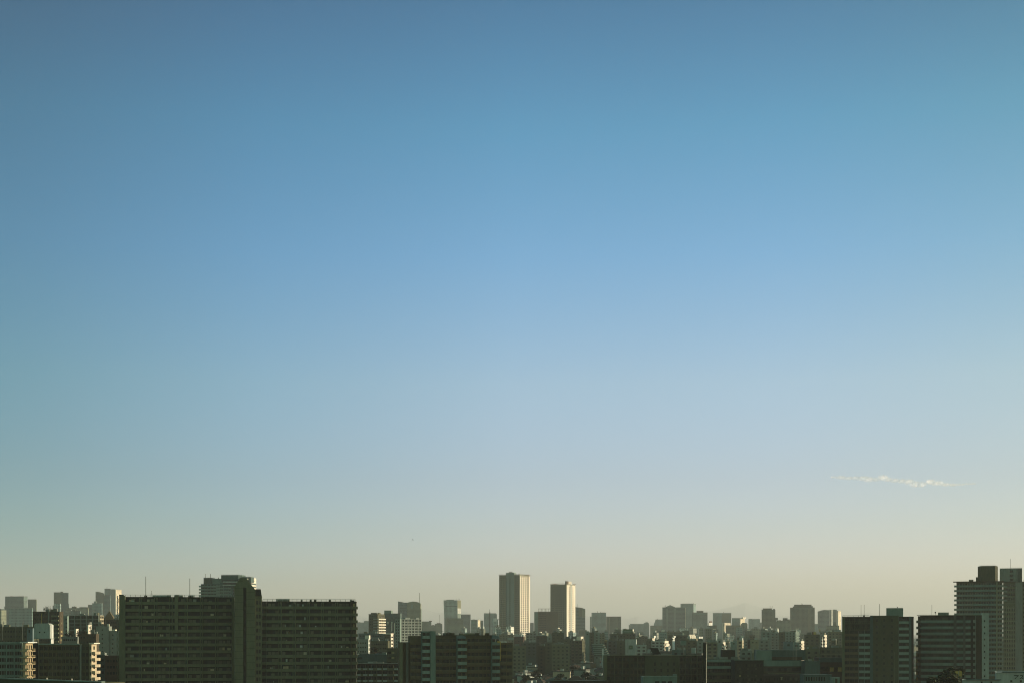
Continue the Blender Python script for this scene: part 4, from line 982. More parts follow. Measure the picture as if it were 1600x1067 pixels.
def make_far():
    T = 'office_tower'; A = 'apartment_tower'
    far(A, -14, 2, 953, 3000, 'f_olive', 'low pale yellow tower cut off by the left edge', S=10, cat='tower', ex=((-10, 1, 951, 'teal_dark'),))
    far(T, 8, 37, 932, 4500, 'f_teal_dark', 'broad grey-green office block with a dim yellow side, second from the left edge', S=43, ex=((6.2, 8, 947, 'teal_dark', 975, 2, 'wing'), (16, 17.5, 931.2, 'grey_dark')))
    far(T, 43.5, 56.5, 936.5, 4700, 'f_olive_dark', 'darker narrow office block adjoining the broad grey-green one', ex=((43.2, 45, 938, 'brown'),))
    far(T, 14, 50, 950.5, 3500, 'f_teal', 'lower bluish office block in front of the broad grey-green block', ex=((38, 50, 949.5, 'teal'),))
    far(T, 84, 96.2, 925.5, 4300, 'f_olive_dark', 'tall square office tower with a small roof peak, left part of the skyline', ex=((96.22, 106.5, 925.7, 'teal_dark', 990, .5, 'wing'), (94.5, 98, 924, 'grey_dark'), (82, 84, 945.5, 'teal_dark', 975, 2, 'wing'), (106.6, 107.3, 943, 'teal_dark', 975, 2, 'wing')))  # main wing drawn in another tone for the differently lit facet
    far(T, 86.5, 94, 943, 3400, 'f_teal_light', 'small pale blue block with a white left edge in front of the square tower', ex=((85, 86.3, 942.5, 'white', 960, 0, 'fin_wall'),))
    far(T, 104, 138, 950, 4200, 'f_olive', 'wide low grey office range between the square tower and the stepped tower', ex=((112, 119, 947.2, 'olive_dark'), (124, 137, 948, 'olive')), masts=((116, 946),))
    far(T, 101, 111, 953, 3600, 'f_grey', 'plain pale panel block at the foot of the square tower')
    far(T, 111, 125, 954.5, 3300, 'f_teal_dark', 'dark low block with rooftop clutter under the wide grey office range', ex=((113, 117, 952.5, 'grey_dark'), (119, 121, 953.4, 'grey')))
    far(T, 137.5, 144.5, 945, 4400, 'f_teal_dark', 'small dark step block left of the curved dark tower')
    far(T, 144, 159, 942.5, 3900, 'f_teal', 'pale stepped glass tower standing before the curved dark tower', ex=((146.5, 150, 939, 'teal'), (155.5, 157, 941.5, 'teal_light')))
    far(T, 149.3, 163, 924, 4600, 'f_olive_dark', 'dark tower with a curved sloping top, left of the big slab', prism=[(149.3, None), (163, None), (163, 927.2), (160.5, 925.9), (157, 924.9), (153, 924.2), (149.3, 923.9)])
    far(T, 162.8, 172, 930.2, 4300, 'f_teal_dark', 'olive block between the curved dark tower and the tall flat tower')
    far(T, 163.3, 172, 920, 4900, 'f_teal_dark', 'tallest flat-topped tower left of the big slab, with two shaded faces', ex=((172.03, 180, 920.1, 'teal', 990, .8, 'wing'),), masts=((167, 916),))  # second facet drawn as a flush wing in a paler tone
    far(A, 180.2, 181, 921, 5600, 'f_cream', 'pale sunlit tower fading behind the tallest flat-topped tower', S=190, dR=5560, cat='tower')
    far(A, 182.6, 184, 931, 4000, 'f_cream', 'slim cream sunlit tower touching the left edge of the big slab', S=187.4, cat='tower')
    far(T, 178, 188, 960, 3000, 'f_teal', 'low bluish block at the left edge of the big slab')
    far(T, 554, 570, 972.5, 5200, 'f_teal', 'low faded office block right beside the long slab', ex=((560, 563, 971.5, 'teal'),))
    far(T, 568.8, 579, 970.3, 5000, 'f_teal', 'faded block half behind the terraced apartments', ex=((570, 573, 969.4, 'teal_dark'),))
    far(T, 657, 674, 971, 4200, 'f_olive', 'broad low faded office behind the pale fin wall', ex=((660, 668, 970.4, 'olive_dark'), (671, 675, 969.5, 'olive_dark')))
    far(T, 680, 691, 974.5, 4600, 'f_olive', 'low faded block with a thin aerial, left of the flared tower', ex=((683, 688.5, 973, 'olive_dark'),), masts=((687.3, 960),))
    far(T, 674, 681, 977, 4300, 'f_olive', 'small faded block beside the pale fin wall', ex=((675.5, 678, 976, 'grey_dark'),))
    far(T, 696, 724, 966, 3900, 'f_olive', 'broad faded office with pale strip windows beneath the flared tower', ex=((704, 720, 970.5, 'grey', 971, -.3, 'window_band'), (704, 720, 972.3, 'grey', 972.8, -.3, 'window_band')))
    far(T, 718, 735.3, 960, 4700, 'f_teal_dark', 'plain faded office block right of the flared tower', ex=((733.9, 735.3, 960.5, 'grey', 985, -.5, 'fin_wall'),))
    far(A, 736.5, 745.5, 968.3, 4000, 'f_teal', 'grey apartment tower with a paler sunlit neighbour, left of the aerial tower', cat='tower', ex=((739, 742, 967.3, 'teal_dark'),))
    far(A, 746, 746.8, 968.2, 3950, 'f_cream', 'pale cream sunlit apartment tower between two grey ones', S=750.5, dR=3925, cat='tower', masts=((746.5, 966.8),))
    far(A, 750.6, 755, 969.5, 4000, 'f_teal_dark', 'narrow grey tower right of the pale cream one', cat='tower')
    far(T, 757.5, 775.5, 958.2, 4600, 'f_teal', 'faded square tower with a dark spire line, just left of the twin towers', ex=((775.5, 776.6, 959, 'teal', 990, 2, 'wing'),))
    far('spire', 764.7, 766, 956, 3000, 'grey_dark', 'slender dark mast tower in front of the faded square tower', masts=((765.4, 951.5, 956, .35),), cat='mast', rim=False, D=1.5)
    far(A, 770.6, 778.5, 968, 3700, 'f_teal_light', 'small pale tower with a glint painted on its top at the foot of the left twin tower', cat='tower', ex=((770.8, 776, 965.5, 'white', 970.5, -.8, 'painted_light_panel'), (776.5, 780, 967, 'teal')))  # white panel paints a sun glint
    far(A, 826, 834, 973.5, 5200, 'f_teal_dark', 'low faded block in the gap between the twin towers', ex=((829, 833, 972.6, 'teal_dark'),))
    far(T, 899, 914.5, 948, 3800, 'f_teal_dark', 'grey tower with a slanting top and olive panel, right of the twin towers',
        prism=[(899, None), (914.5, None), (914.5, 951), (908, 949), (899, 947.9)], ex=((904, 909.3, 949.6, 'olive', 963, -.4, 'panel'), (909.5, 914.2, 951.5, 'olive_light', 965, -.4, 'panel')), masts=((901.8, 943.5, 948),))
    far(T, 924.3, 947, 957.3, 4600, 'f_teal', 'broad faded office tower with small roof masts, right of the slanting tower', ex=((921.8, 924.2, 963, 'teal', 995, 1, 'wing'), (926, 936, 956.7, 'teal_dark'), (938, 946, 956.5, 'teal')), masts=((933.6, 954.5), (938.5, 955.3)))
    far(T, 947.3, 970.5, 963.3, 4000, 'f_olive_dark', 'dark olive office tower with vertical pale ribs, beside the broad faded one', ex=((952, 953, 965, 'olive_light', 995, -.4, 'rib'), (963.6, 964.6, 965, 'olive_light', 995, -.4, 'rib'), (947.5, 970, 962.8, 'grey_dark')))
    far(T, 984.5, 1005.5, 974.8, 5200, 'f_teal', 'low faded office with a stepped left end above the green roof sign', ex=((982.5, 984.4, 976, 'teal', 998, 1, 'wing'), (986, 1001, 974.2, 'teal_dark')))
    far(T, 1005, 1014.5, 974, 5100, 'f_teal', 'faded building with a rounded roof next to the low faded office', prism=[(1005, None), (1014.5, None), (1014.5, 976), (1013.4, 972.8), (1011.3, 971.5), (1009, 971.7), (1006.5, 973), (1005, 974)])
    far(T, 1016, 1036, 977.5, 4600, 'f_olive', 'low olive block with pale patches under the trapezoid building', ex=((1018, 1021, 976.8, 'olive_dark'), (1027.5, 1029, 978.5, 'olive_light', 985, -.4, 'panel')))
    far(T, 1021.5, 1036, 967.5, 5600, 'f_teal', 'faded building with a sloping left shoulder, left of the pedimented tower', prism=[(1021.5, None), (1036, None), (1036, 967.3), (1024.3, 967.3), (1023.5, 970.5), (1021.5, 975.5)], masts=((1027.3, 966, 967.4),))
    b = far(T, 1035, 1067, 949, 4200, 'f_teal_dark', 'large office tower with a shallow pediment roof, tallest of the middle-right group', ex=((1041, 1044, 951, 'teal', 990, -.5, 'pilaster'), (1052.8, 1056, 951, 'teal', 990, -.5, 'pilaster')), masts=((1039, 946), (1040.2, 945)))
    MB().prism([(b.X(1040.5), b.h + 1.2), (b.X(1054.5), b.h + 1.2), (b.X(1054.5), b.h + 2), (b.X(1047), b.Z(944.8)), (b.X(1040.5), b.h + 2.4)], 1, 16).build('pediment', 'teal', b.root)
    b.pbox('end_bay', 1067.05, 1070.4, 948.8, None, 'f_teal_dark', .5, 9); b.pbox('painted_lit_edge', 1070.45, 1071.4, 949, None, 'cream', 1, 8)  # cream strip paints the sunlit edge of the end bay
    far(T, 1063.3, 1083.5, 943.3, 5000, 'f_teal', 'tall faded tower with a softly curved top behind the pediment tower', S=1087.2, dR=4988, prism=None, ex=((1066, 1081, 942.6, 'teal'),), masts=((1083, 941.5),))
    far(T, 1081.5, 1105.5, 957, 4000, 'f_stripe', 'grey striped office tower with a dark roof house, right of the curved tower', ex=((1088.5, 1099, 954, 'olive_dark'), (1081.3, 1082.3, 957, 'teal_dark', 995, -.5, 'fin_wall'), (1082.5, 1105, 958.2, 'teal', 960.3, -.4, 'top_band')))
    far(T, 1105, 1120, 977.3, 3600, 'f_olive_dark', 'dark low office with white sunlit rooftop rooms in a gap of the skyline', ex=((1115.5, 1119.5, 976.5, 'grey_dark'),))
    far('roof_house', 1106, 1107.4, 972.5, 3750, 'white', 'white sunlit rooftop room with a dark cap', S=1113, dR=3735, cat='building', ex=((1108, 1109, 970, 'redbrown'),), rim=False)
    far(T, 1114, 1142.5, 957.8, 5000, 'f_teal', 'wide faded office block with slightly raised centre, middle right', ex=((1122, 1132, 957.2, 'teal'), (1128, 1142, 958.4, 'olive', 972, -.4, 'panel')), masts=((1130.3, 955.5),))
    far(A, 1129, 1131, 973, 3700, 'f_cream', 'small beige sunlit building under the wide faded office', S=1141.5, dR=3672, cat='tower')
    far(T, 1143.7, 1156, 965.8, 4700, 'f_teal', 'faded square block beside a cream sunlit apartment tower', ex=((1147, 1153, 965.2, 'teal_dark'),))
    far(A, 1156.2, 1157, 966, 4500, 'f_cream', 'cream sunlit apartment tower in the middle right skyline', S=1163.8, dR=4465, cat='tower', ex=((1158.5, 1161, 964, 'cream'),))
    far(T, 1134, 1157.5, 977, 3300, 'f_olive_dark', 'dark flat block in front of the faded square block', ex=((1136, 1141, 976.4, 'olive_dark'),))
    far(A, 1158.3, 1168, 973.5, 3500, 'f_olive', 'olive block with a rounded shoulder roof below the cream tower', prism=[(1157.8, None), (1168, None), (1168, 974.5), (1166.6, 972.8), (1160, 972.3), (1158.5, 974), (1157.8, 975)])
    far(T, 1150, 1160, 980, 3000, 'f_teal', 'small teal block with a white curved roof light', ex=((1155.5, 1158, 979, 'white'),))
    far(T, 1169.5, 1187.5, 967.3, 5200, 'f_teal_light', 'pale blue-grey tower block with a ragged roofline', ex=((1171, 1175, 966.3, 'teal'), (1182, 1186.5, 966.6, 'teal'), (1187.6, 1190.5, 972, 'teal', 1000, 2, 'wing')))
    far(T, 1190.2, 1211.5, 952.5, 3600, 'f_olive_dark', 'dark tower with a notched roof and two thin masts', ex=((1192, 1206, 950, 'olive_dark'), (1208, 1211, 951, 'olive_dark')), masts=((1203.3, 946.3, 950), (1206.5, 946, 951)))
    far(T, 1211, 1215.5, 965.2, 3900, 'f_olive_dark', 'dark shoulder block with a sunlit rooftop patch painted white', ex=((1213, 1215.8, 968, 'white', 970.8, -.6, 'painted_light_panel'),))  # white panel paints a patch of sunlight
    far(T, 1214, 1236, 969.5, 3500, 'f_olive', 'low olive block with two steps between the notched and the crowned tower', ex=((1223.2, 1230.5, 965.2, 'olive_dark'), (1216.5, 1220, 968.4, 'olive_dark'), (1230.6, 1234, 967.2, 'olive')))
    far(T, 1234.8, 1273, 949.3, 3700, 'f_olive_dark', 'broad dark green tower with a stepped crown, largest on the middle right', ex=((1241, 1268, 944.2, 'olive_dark'), (1239, 1241, 947, 'olive_dark'), (1268, 1270, 946.5, 'olive_dark'), (1262, 1266, 950, 'olive', 995, -.4, 'pilaster')), masts=((1252, 942, 944.2), (1253.8, 942.6, 944.2)))
    far(T, 1272.5, 1284, 974.8, 4600, 'f_teal', 'low faded grid office between the crowned tower and the rounded one')
    far(T, 1277.8, 1295.5, 954, 4300, 'f_teal_dark', 'rounded-shoulder tower with pale sunlit blocks on its right', prism=[(1277.8, None), (1295.5, None), (1295.5, 952.8), (1288, 952.4), (1284, 953), (1280, 954.3), (1277.8, 954.8)])
    far(A, 1295.7, 1299, 953.2, 4350, 'f_grey', 'sunlit pale tower wedged behind the rounded-shoulder tower', S=1301.5, dR=4338, cat='tower', ex=((1296, 1299, 952.2, 'white'),))
    far(A, 1301.3, 1307.5, 952.5, 4500, 'f_olive', 'thin olive tower between two pale sunlit faces at the right', cat='tower', ex=((1301.5, 1305, 951.8, 'brown'),))
    far(A, 1307.7, 1309.5, 954.5, 4400, 'f_cream', 'cream sunlit tower just left of the tiled slab', S=1314, dR=4380, cat='tower')
    far(T, 1291, 1311, 977.5, 3000, 'f_olive', 'low olive block before the cream sunlit tower near the tiled slab', ex=((1302, 1306, 971.5, 'olive'),))
    # two special silhouettes
    b = Bld(T, 'curved glass tower with a wavy roofline and one tall mast', 'tower', 621, 657, 941, 3500, D=34)
    X, Z = b.X, b.Z
    MB().prism([(X(620.6), 0), (X(636), 0), (X(636), Z(941)), (X(632), Z(941)), (X(628), Z(940.2)), (X(624), Z(939.5)), (X(622), Z(939.2))], 0, 30).build('glass_wing', 'f_glass', b.root)
    MB().prism([(X(636), 0), (X(657), 0), (X(657), Z(943)), (X(655), Z(940.9)), (X(650), Z(939.7)), (X(645), Z(939.4)), (X(640), Z(940.2)), (X(636), Z(941.2))], -3, 31).build('wall', 'f_olive', b.root)
    for i in range(22): b.box('floor_band', X(637.5), X(655), Z(944 + i*1.9), Z(944 + i*1.9) + 1.1, -3.5, -3.02, 'olive_light')
    b.pbox('sign_column', 642.5, 645.5, 944, 951, 'teal_light', -4, -3.52); b.mast(655.3, 926, 941, .55, dy=1)
    b.pbox('wing', 657.2, 658, 951, None, 'teal', 3, 20); b.done()
    b = Bld(T, 'flared glass tower, wider at the top, with a sun flash painted on its right side', 'tower', 693.5, 714.5, 937.2, 4500, D=30)
    X, Z = b.X, b.Z; m = MB()
    bl, br = X(695.8), X(715.3); tl, tr = X(693.1), X(714.8); q = 26
    m.column([(bl, 0), (br, 0), (br, q), (bl, q)], 0, Z(937.4), [(tl - .02, -3), (tr, -3), (tr, q + 3), (tl, q + 3)]).build('wall', 'f_teal_light', b.root)
    # facets on the sun side; the white one is a painted sun flash
    m = MB(); K = 6
    def facet(part, y0, y1, mat):
        m = MB(); za, zb = Z(y0), Z(y1)
        def ex(z): t = z/Z(937.4); return br + (tr - br)*t
        def wid(z): return X(718.5) - X(714.8) + (X(720) - X(718.5))*z/Z(937.4)
        m.column([(ex(za) + .05, -2.9), (ex(za) + wid(za), 7), (ex(za) + wid(za), 20), (ex(za) + .05, 20)], za, zb, [(ex(zb) + .05, -2.9), (ex(zb) + wid(zb), 7), (ex(zb) + wid(zb), 20), (ex(zb) + .05, 20)])
        m.build(part, mat, b.root)
    facet('side_facet', 990, 958.5, 'teal_light'); facet('painted_glint', 958.4, 950, 'white'); facet('side_facet', 949.9, 937.5, 'olive_light')
    b.pbox('dark_band', 696, 714, 946.4, 947.6, 'teal_dark', -3.3, -2.2); b.pbox('roof_plant', 697.5, 709, 936.6, 937.4, 'teal_dark', 2, 12)
    for px in (712.5, 715.8, 717.5): b.mast(px, 934.5, 937.3, .4, dy=8)
    b.done()

# ================================================================== MIDDLE DISTANCE (1 to 3 km)
def mid(L, R, top, d, mat, label, S=None, win=(3, 3.2), roof=4, ex=(), name='apartment_building', cat='building', style='win', seed=None, n=None, prio=0, glass='glass'):
    k = ((L + R)/2 - CX)/F
    th = (-21 if L < 1150 else -28) if S is not None else (-math.degrees(math.atan(k))*.9 if k > 0 else 0)
    b = Bld(name, label, cat, L, R, top, d, S=S, D=12, th=th)
    b.body(mat, 'roofing')
    fl, bw = win; nb = max(1, int((b.w - .6)/bw)); n = n or min(7, int(b.h/fl))
    if style == 'win': b.windows('F', .3, b.w - .3, b.h - .9, n, fl, nb, bw*.5, fl*.45, glass)
    elif style == 'bal':
        b.balconies('F', .1, b.w - .1, b.h - .7, n, fl, 1.2, 1.1, mat, [b.w*k/nb for k in range(2, nb, 2)]); b.windows('F', .3, b.w - .3, b.h - .7, n, fl, nb, bw*.5, fl*.6, glass)
    elif style == 'grid':
        b.lattice('F', 0, b.w, b.h - .5, n, fl, nb, .6, 1.1, .6, mat); b.windows('F', 0, b.w, b.h - .5, n, fl, nb, bw*.7, fl*.5, glass)
    if S is not None and b.D > 3:
        k = max(1, int(b.D/3.5))
        if style == 'bal': b.balconies('R', .1, b.D - .1, b.h - .7, n, fl, 1.0, 1.0, mat)
        b.windows('R', .3, b.D - .3, b.h - .9, n, fl, k, 1.4, 1.3, glass)
    for e in ex:
        l, r, t, mt = e[:4]; bt = e[4] if len(e) > 4 else None; y0 = e[5] if len(e) > 5 else 1.0
        b.box(e[6] if len(e) > 6 else 'penthouse', b.X(l), b.X(r), b.h - .3 if bt is None else b.Z(bt), b.Z(t), y0, (9 if y0 >= 0 else -.02), mt)
    b.roofstuff(roof, seed or int(L*7 + top)); b.done(60 if L != 915 and L != 921 and L != 928 else 33); return b

def make_mid():
    # under and between the twin towers
    mid(780, 803, 991, 1900, 'olive', 'grey olive block under the left twin tower with a dark roof line', ex=((793, 803, 991.4, 'brown_dark'), (793, 803, 996, 'teal_light', 999.5, -.5, 'panel')))
    mid(803, 818, 994, 1600, 'redbrown', 'dark brown-red narrow block below the left twin tower', S=820)
    mid(822, 838, 988, 1750, 'grey', 'grey-teal gridded apartment block between the twin towers', style='grid', win=(3.1, 3.0), n=12)
    mid(838, 855, 993, 1500, 'brown_dark', 'dark brown block under the banded tower', roof=3)
    mid(855, 862, 993.5, 1350, 'grey', 'slim grey block with rooftop pipes under the right twin tower', roof=4)
    mid(862, 881, 988, 1400, 'olive_dark', 'dark olive block directly beneath the right twin tower', win=(3, 3), n=9, ex=((873, 875, 986.5, 'cream'),))
    mid(881, 896, 998, 1450, 'olive_dark', 'dark block with a bright white chimney below the cream flank', ex=((884, 889, 994, 'grey_dark'), (891, 892.5, 993.5, 'white'), (893.5, 900, 994, 'grey_dark')))
    mid(892, 910, 1000, 1400, 'olive_dark', 'olive brown apartments with many small windows, right of the right twin tower', S=914, style='grid', n=8, ex=((900.5, 907, 994, 'cream'),))
    mid(840, 852, 1009, 1200, 'brown_dark', 'very dark square block in the middle of the low houses')
    mid(852, 862, 1003, 1250, 'olive_dark', 'dark block with pale stair landings, among low houses', style='bal', n=6)
    mid(862, 890, 1006, 1180, 'olive', 'olive block with a pale roof edge below the dark olive block', ex=((863, 888, 1005.4, 'grey'),))
    mid(816, 838, 1003, 1300, 'grey_dark', 'grey-teal low block left of the very dark square block', style='bal', n=4)
    mid(800, 822, 1009, 1150, 'olive', 'mottled olive block right of the brown balcony apartments')
    # teal striped and terraced ones
    W = [mid(915, 921, 987, 1500, 'teal', 'tall teal wall strip of an apartment building right of the olive apartments', roof=1, n=1),
      mid(921, 928, 987.5, 1505, 'olive_dark', 'dark stack of balconies beside the teal wall strip', style='bal', n=11, roof=1),
      mid(928, 937, 988, 1510, 'teal', 'teal apartment strip right of the dark balcony stack', ex=((932, 934, 986.5, 'teal_light'),), n=9)]
    merge('apartment_building', 'tall teal apartment building with one dark stack of balconies, right of the olive apartments', 'building', W)
    mid(935, 945, 990, 1800, 'olive', 'mottled olive block behind the terraced house', roof=4)
    b = Bld('terraced_house', 'stepped apartment house with wavy teal balcony bands and ends painted sunlit', 'apartment block', 925, 944, 1006, 1250, D=14)
    for i in range(6):
        L0, R0 = 925 + i*.8, 944 + i*1.1 - (5 - i)*.4; zt = b.Z(1006 + i*3.1)
        b.box('storey', b.X(L0 - i*.3), b.X(R0), zt - 1.8, zt, -i*1.1, 12, 'grey_dark'); b.box('balcony', b.X(L0 - i*.3), b.X(R0) + .8, zt - .6, zt + .55, -i*1.1 - 1.2, -i*1.1 - .02, 'teal_light')
        b.box('painted_lit_end', b.X(R0) + .05, b.X(R0) + 1.7, zt - 1.6, zt - .4, -i*1.1 + 1, 8 - i, 'cream')  # cream end boxes stand for sunlit edges
    b.box('stair_core', b.X(940), b.X(942.4), 0, b.Z(1013), -7.5, -5.6, 'white'); b.done()
    mid(944, 948.5, 1001, 1350, 'brown', 'brown strip building with an ochre roof room', ex=((945, 950, 1000, 'yellow'),))
    mid(953.5, 978, 990, 1450, 'olive_dark', 'broad olive office block left of the pale board with a green square', win=(3.2, 2.6), n=8, ex=((963.5, 965, 991.5, 'grey', 1020, -.6, 'rib'),))
    mid(949, 964, 1000, 1300, 'grey_dark', 'grey-green apartment block in front of the broad olive office', style='bal', n=7)
    mid(964, 976, 1001, 1280, 'olive_dark', 'olive shaded block left of the pale board', n=6)
    # green roof sign
    d = 1500; r = bpy.data.objects.new('roof_sign', None); COL.objects.link(r); r.location = (wx(981, d), d, wz(988.6, d)); tag(r, 'green rooftop sign standing on the olive block below the faded office', 'sign')
    MB().box(-4.7, 4.7, -.3, .3, .0, wz(982.6, d) - r.location.z).build('board', 'green', r); MB().box(-4.3, 4.3, -.36, -.31, .9, 2.6).build('panel', 'teal', r)
    m = MB()
    for i in range(5): m.box(-4.5 + i*2.2, -4.3 + i*2.2, .31, .5, -1.2, 3.4)
    m.build('frame', 'metal', r)
    mid(973, 993, 988.8, 1520, 'olive_dark', 'dark olive block carrying the green rooftop sign', roof=5)
    b = Bld('commercial_building', 'pale blue-white windowless building showing a dark green square emblem', 'building', 977, 994, 998.3, 1350, dR=1343, S=995, D=10)
    b.body('grey_light', parapet=.4); b.box('emblem', b.X(982.4), b.X(988.6), b.Z(1013.8), b.Z(1007.8), -.25, -.01, 'green'); b.box('emblem_mark', b.X(984.5), b.X(987), b.Z(1012), b.Z(1009.5), -.32, -.26, 'olive_light')
    b.box('rib', b.X(980.7), b.X(981.2), b.Z(1020), b.h - .5, -.2, -.01, 'grey'); b.box('white_edge', b.w - .5, b.w + .1, 0, b.h - .45, -.3, -.011, 'white'); b.done()
    mid(994, 1010, 1007.3, 1250, 'grey_light', 'small white apartment house with a dark window grid, right of the emblem building', style='grid', n=5)
    mid(993.5, 999, 996, 1600, 'olive', 'small olive block with sunlit roof rooms right of the emblem building', ex=((993.6, 998, 995.2, 'cream'),))
    mid(998, 1012, 994, 1900, 'olive_dark', 'dark block with a thin pale roof ledge, behind the white apartment house', ex=((1003, 1011, 992.2, 'cream', 992.7, .5, 'ledge'),))
    mid(1010, 1020, 1000, 1500, 'olive_dark', 'dark block left of the white stepped house')
    mid(1016, 1018.5, 996, 1700, 'cream', 'white stepped house with two sunlit balconies', S=1023.5, n=3, ex=((1019, 1021.5, 992.8, 'white'),))
    mid(1018, 1036, 1001, 1400, 'grey_light', 'mottled pale apartment house behind the slanted solar panels', style='grid', n=5)
    mid(1036, 1038.5, 1001, 1200, 'cream', 'sunlit white house end with dark balcony gaps, above the long dark block', S=1044.5, style='bal', n=4)
    mid(1044, 1055, 991.5, 1650, 'olive_dark', 'dark olive block with smooth face, middle right', n=4, roof=4)
    mid(1050, 1051, 995, 1500, 'white', 'small white sunlit stair tower with a pointed top', S=1054.5, n=1, ex=((1051, 1052.5, 993.3, 'white'),))
    mid(1055, 1073, 992, 1550, 'olive_dark', 'broad dark olive block left of the golden gabled house', n=4, ex=((1066.5, 1069, 988, 'cream'),))
    mid(1040, 1066, 986.5, 2300, 'olive', 'faded olive row with ragged parapet under the pediment tower', roof=6)
    b = Bld('gabled_house', 'golden sunlit house with a steep gable and long low wing', 'house', 1074, 1080, 1000, 1350, D=8)
    b.box('wall', 0, b.w, 0, b.Z(996), 0, 8, 'cream'); MB().prism([(0, b.Z(996)), (b.w, b.Z(996)), (b.w*.65, b.Z(991)), (b.w*.5, b.Z(991))], 0, 8).build('gable', 'cream', b.root)
    b.box('wing', b.w + .02, b.X(1090), 0, b.Z(997), .5, 6, 'beige'); b.box('window', b.w*.45, b.w*.7, b.Z(996), b.Z(994), -.06, .02, 'glass')
    b.root.rotation_euler.z = R_(-50); b.done()
    mid(1091, 1092, 994.3, 1500, 'white', 'bright white rounded rooftop box catching full sun', S=1098, n=1, roof=0)
    mid(1072, 1089, 1000, 1250, 'olive_dark', 'dark olive apartments beneath the golden gabled house', n=5)
    mid(1089, 1099, 1001, 1180, 'grey', 'grey block with a pale corner left of the black pillar', style='bal', n=5)
    mid(1050, 1072, 1015, 950, 'teal_dark', 'low teal flat building behind the long dark block', n=2, roof=4)
    mid(1104, 1112, 1000, 1300, 'teal', 'teal apartment building right of the black pillar', n=5)
    mid(1105, 1121, 1003, 1150, 'olive', 'olive apartments with a regular window grid, right of the black pillar', style='grid', n=6)
    mid(1121, 1127.5, 998, 1350, 'teal_light', 'narrow pale teal wall without windows', n=1, roof=1)
    mid(1128.5, 1130, 1003, 1200, 'cream', 'sunlit ochre wall with small balcony shadows', S=1133.5, style='bal', n=3)
    mid(1134, 1137, 1001, 1300, 'beige', 'small building with a bright white roof box, above the dark roof screen', ex=((1137, 1141, 1000, 'white'),), S=1140)
    mid(1142, 1151, 1001, 1350, 'teal', 'plain teal wall building right of the bright white roof box', n=1)
    mid(1152, 1160, 1000, 1250, 'beige', 'beige apartment block with many dark window slots', style='grid', n=5, S=1162)
    mid(1152, 1156, 995.5, 1500, 'olive_dark', 'dark rooftop hall with one round sunlit lamp-like tank', ex=((1157.5, 1161.5, 993, 'cream', 997.5),))
    mid(1163, 1169, 999, 1450, 'grey', 'grey narrow block right of the beige window-slot block', n=6)
    mid(1168, 1172.5, 999, 1300, 'brown_dark', 'thin block painted dark as a shaded recess between two plain walls')  # dark block drawn for the shade of a recess
    mid(1172.5, 1185.5, 999, 1280, 'olive_light', 'large blank olive-grey wall with no windows at all', n=1, roof=1)
    mid(1171, 1180, 992, 1900, 'brown', 'small brown roof screen above the blank olive-grey wall', roof=1)
    mid(1186, 1202, 999, 1200, 'grey', 'mottled grey apartments right of the blank wall', style='bal', n=4)
    mid(1190, 1204, 987, 1600, 'teal', 'pale teal apartment block below the notched dark tower', style='grid', n=7)
    mid(1204, 1217, 988, 1550, 'grey', 'grey apartments with dark balconies, below the low stepped block', style='bal', n=7)
    mid(1217, 1227, 987, 1500, 'olive_dark', 'dark brown stacked balconies in the middle of the grey-teal row', style='bal', n=8)
    mid(1227, 1243, 986.8, 1650, 'teal', 'teal apartment block with a sunlit cream end', S=1248.5, style='bal', n=6)
    mid(1224.5, 1239.5, 1002, 1000, 'blue', 'dark blue slatted cooling block behind the long teal roof', n=1, roof=0)
    mid(1239.7, 1249, 1003, 1020, 'teal', 'teal box next to the dark blue cooling block', n=1, roof=0)
    mid(1249, 1252, 1001, 1350, 'cream', 'jumbled sunlit balconies glowing white, left of the olive wall', S=1257.5, style='bal', n=5)
    mid(1257, 1281, 991, 1300, 'olive_dark', 'large olive wall building with sparse tiny windows', n=6, win=(3, 4), ex=((1269, 1271, 986.5, 'redbrown'), (1271.2, 1275.5, 987, 'yellow')))
    mid(1283, 1285, 998, 1320, 'white', 'two round white sunlit balconies beside a dark gap', S=1286, style='bal', n=3)
    mid(1286.5, 1288, 991.5, 1300, 'cream', 'tall narrow white sunlit house end with three dark windows', S=1292, n=5)
    mid(1281, 1295, 986, 1700, 'grey', 'mottled block with small roof tanks behind the large olive wall', ex=((1280.5, 1282, 982.5, 'yellow'),))
    mid(1294, 1316, 986.5, 1500, 'olive', 'broad olive apartments touching the tiled slab', n=5, ex=((1297, 1300.5, 984.5, 'cream'),))
    mid(1298, 1306, 1000, 1300, 'olive_dark', 'small dark olive house with a pale corner, near the tiled slab', S=1307)
    # the nearer dark roofs at the bottom
    mid(1157, 1175, 1016, 900, 'grey', 'low grey flats with ledges behind the dark brick block', style='bal', n=3)
    mid(1175, 1186, 1020, 880, 'olive', 'low olive house left of the small round tree', n=2)
    mid(1258, 1281, 1013, 900, 'olive', 'olive block rising behind the long teal roof', n=4)
    mid(1281, 1316, 1011, 880, 'olive_dark', 'wide olive factory-like building with a pale horizontal pipe', n=2, ex=((1282, 1315, 1022, 'olive_light', 1022.6, -.5, 'pipe'),))

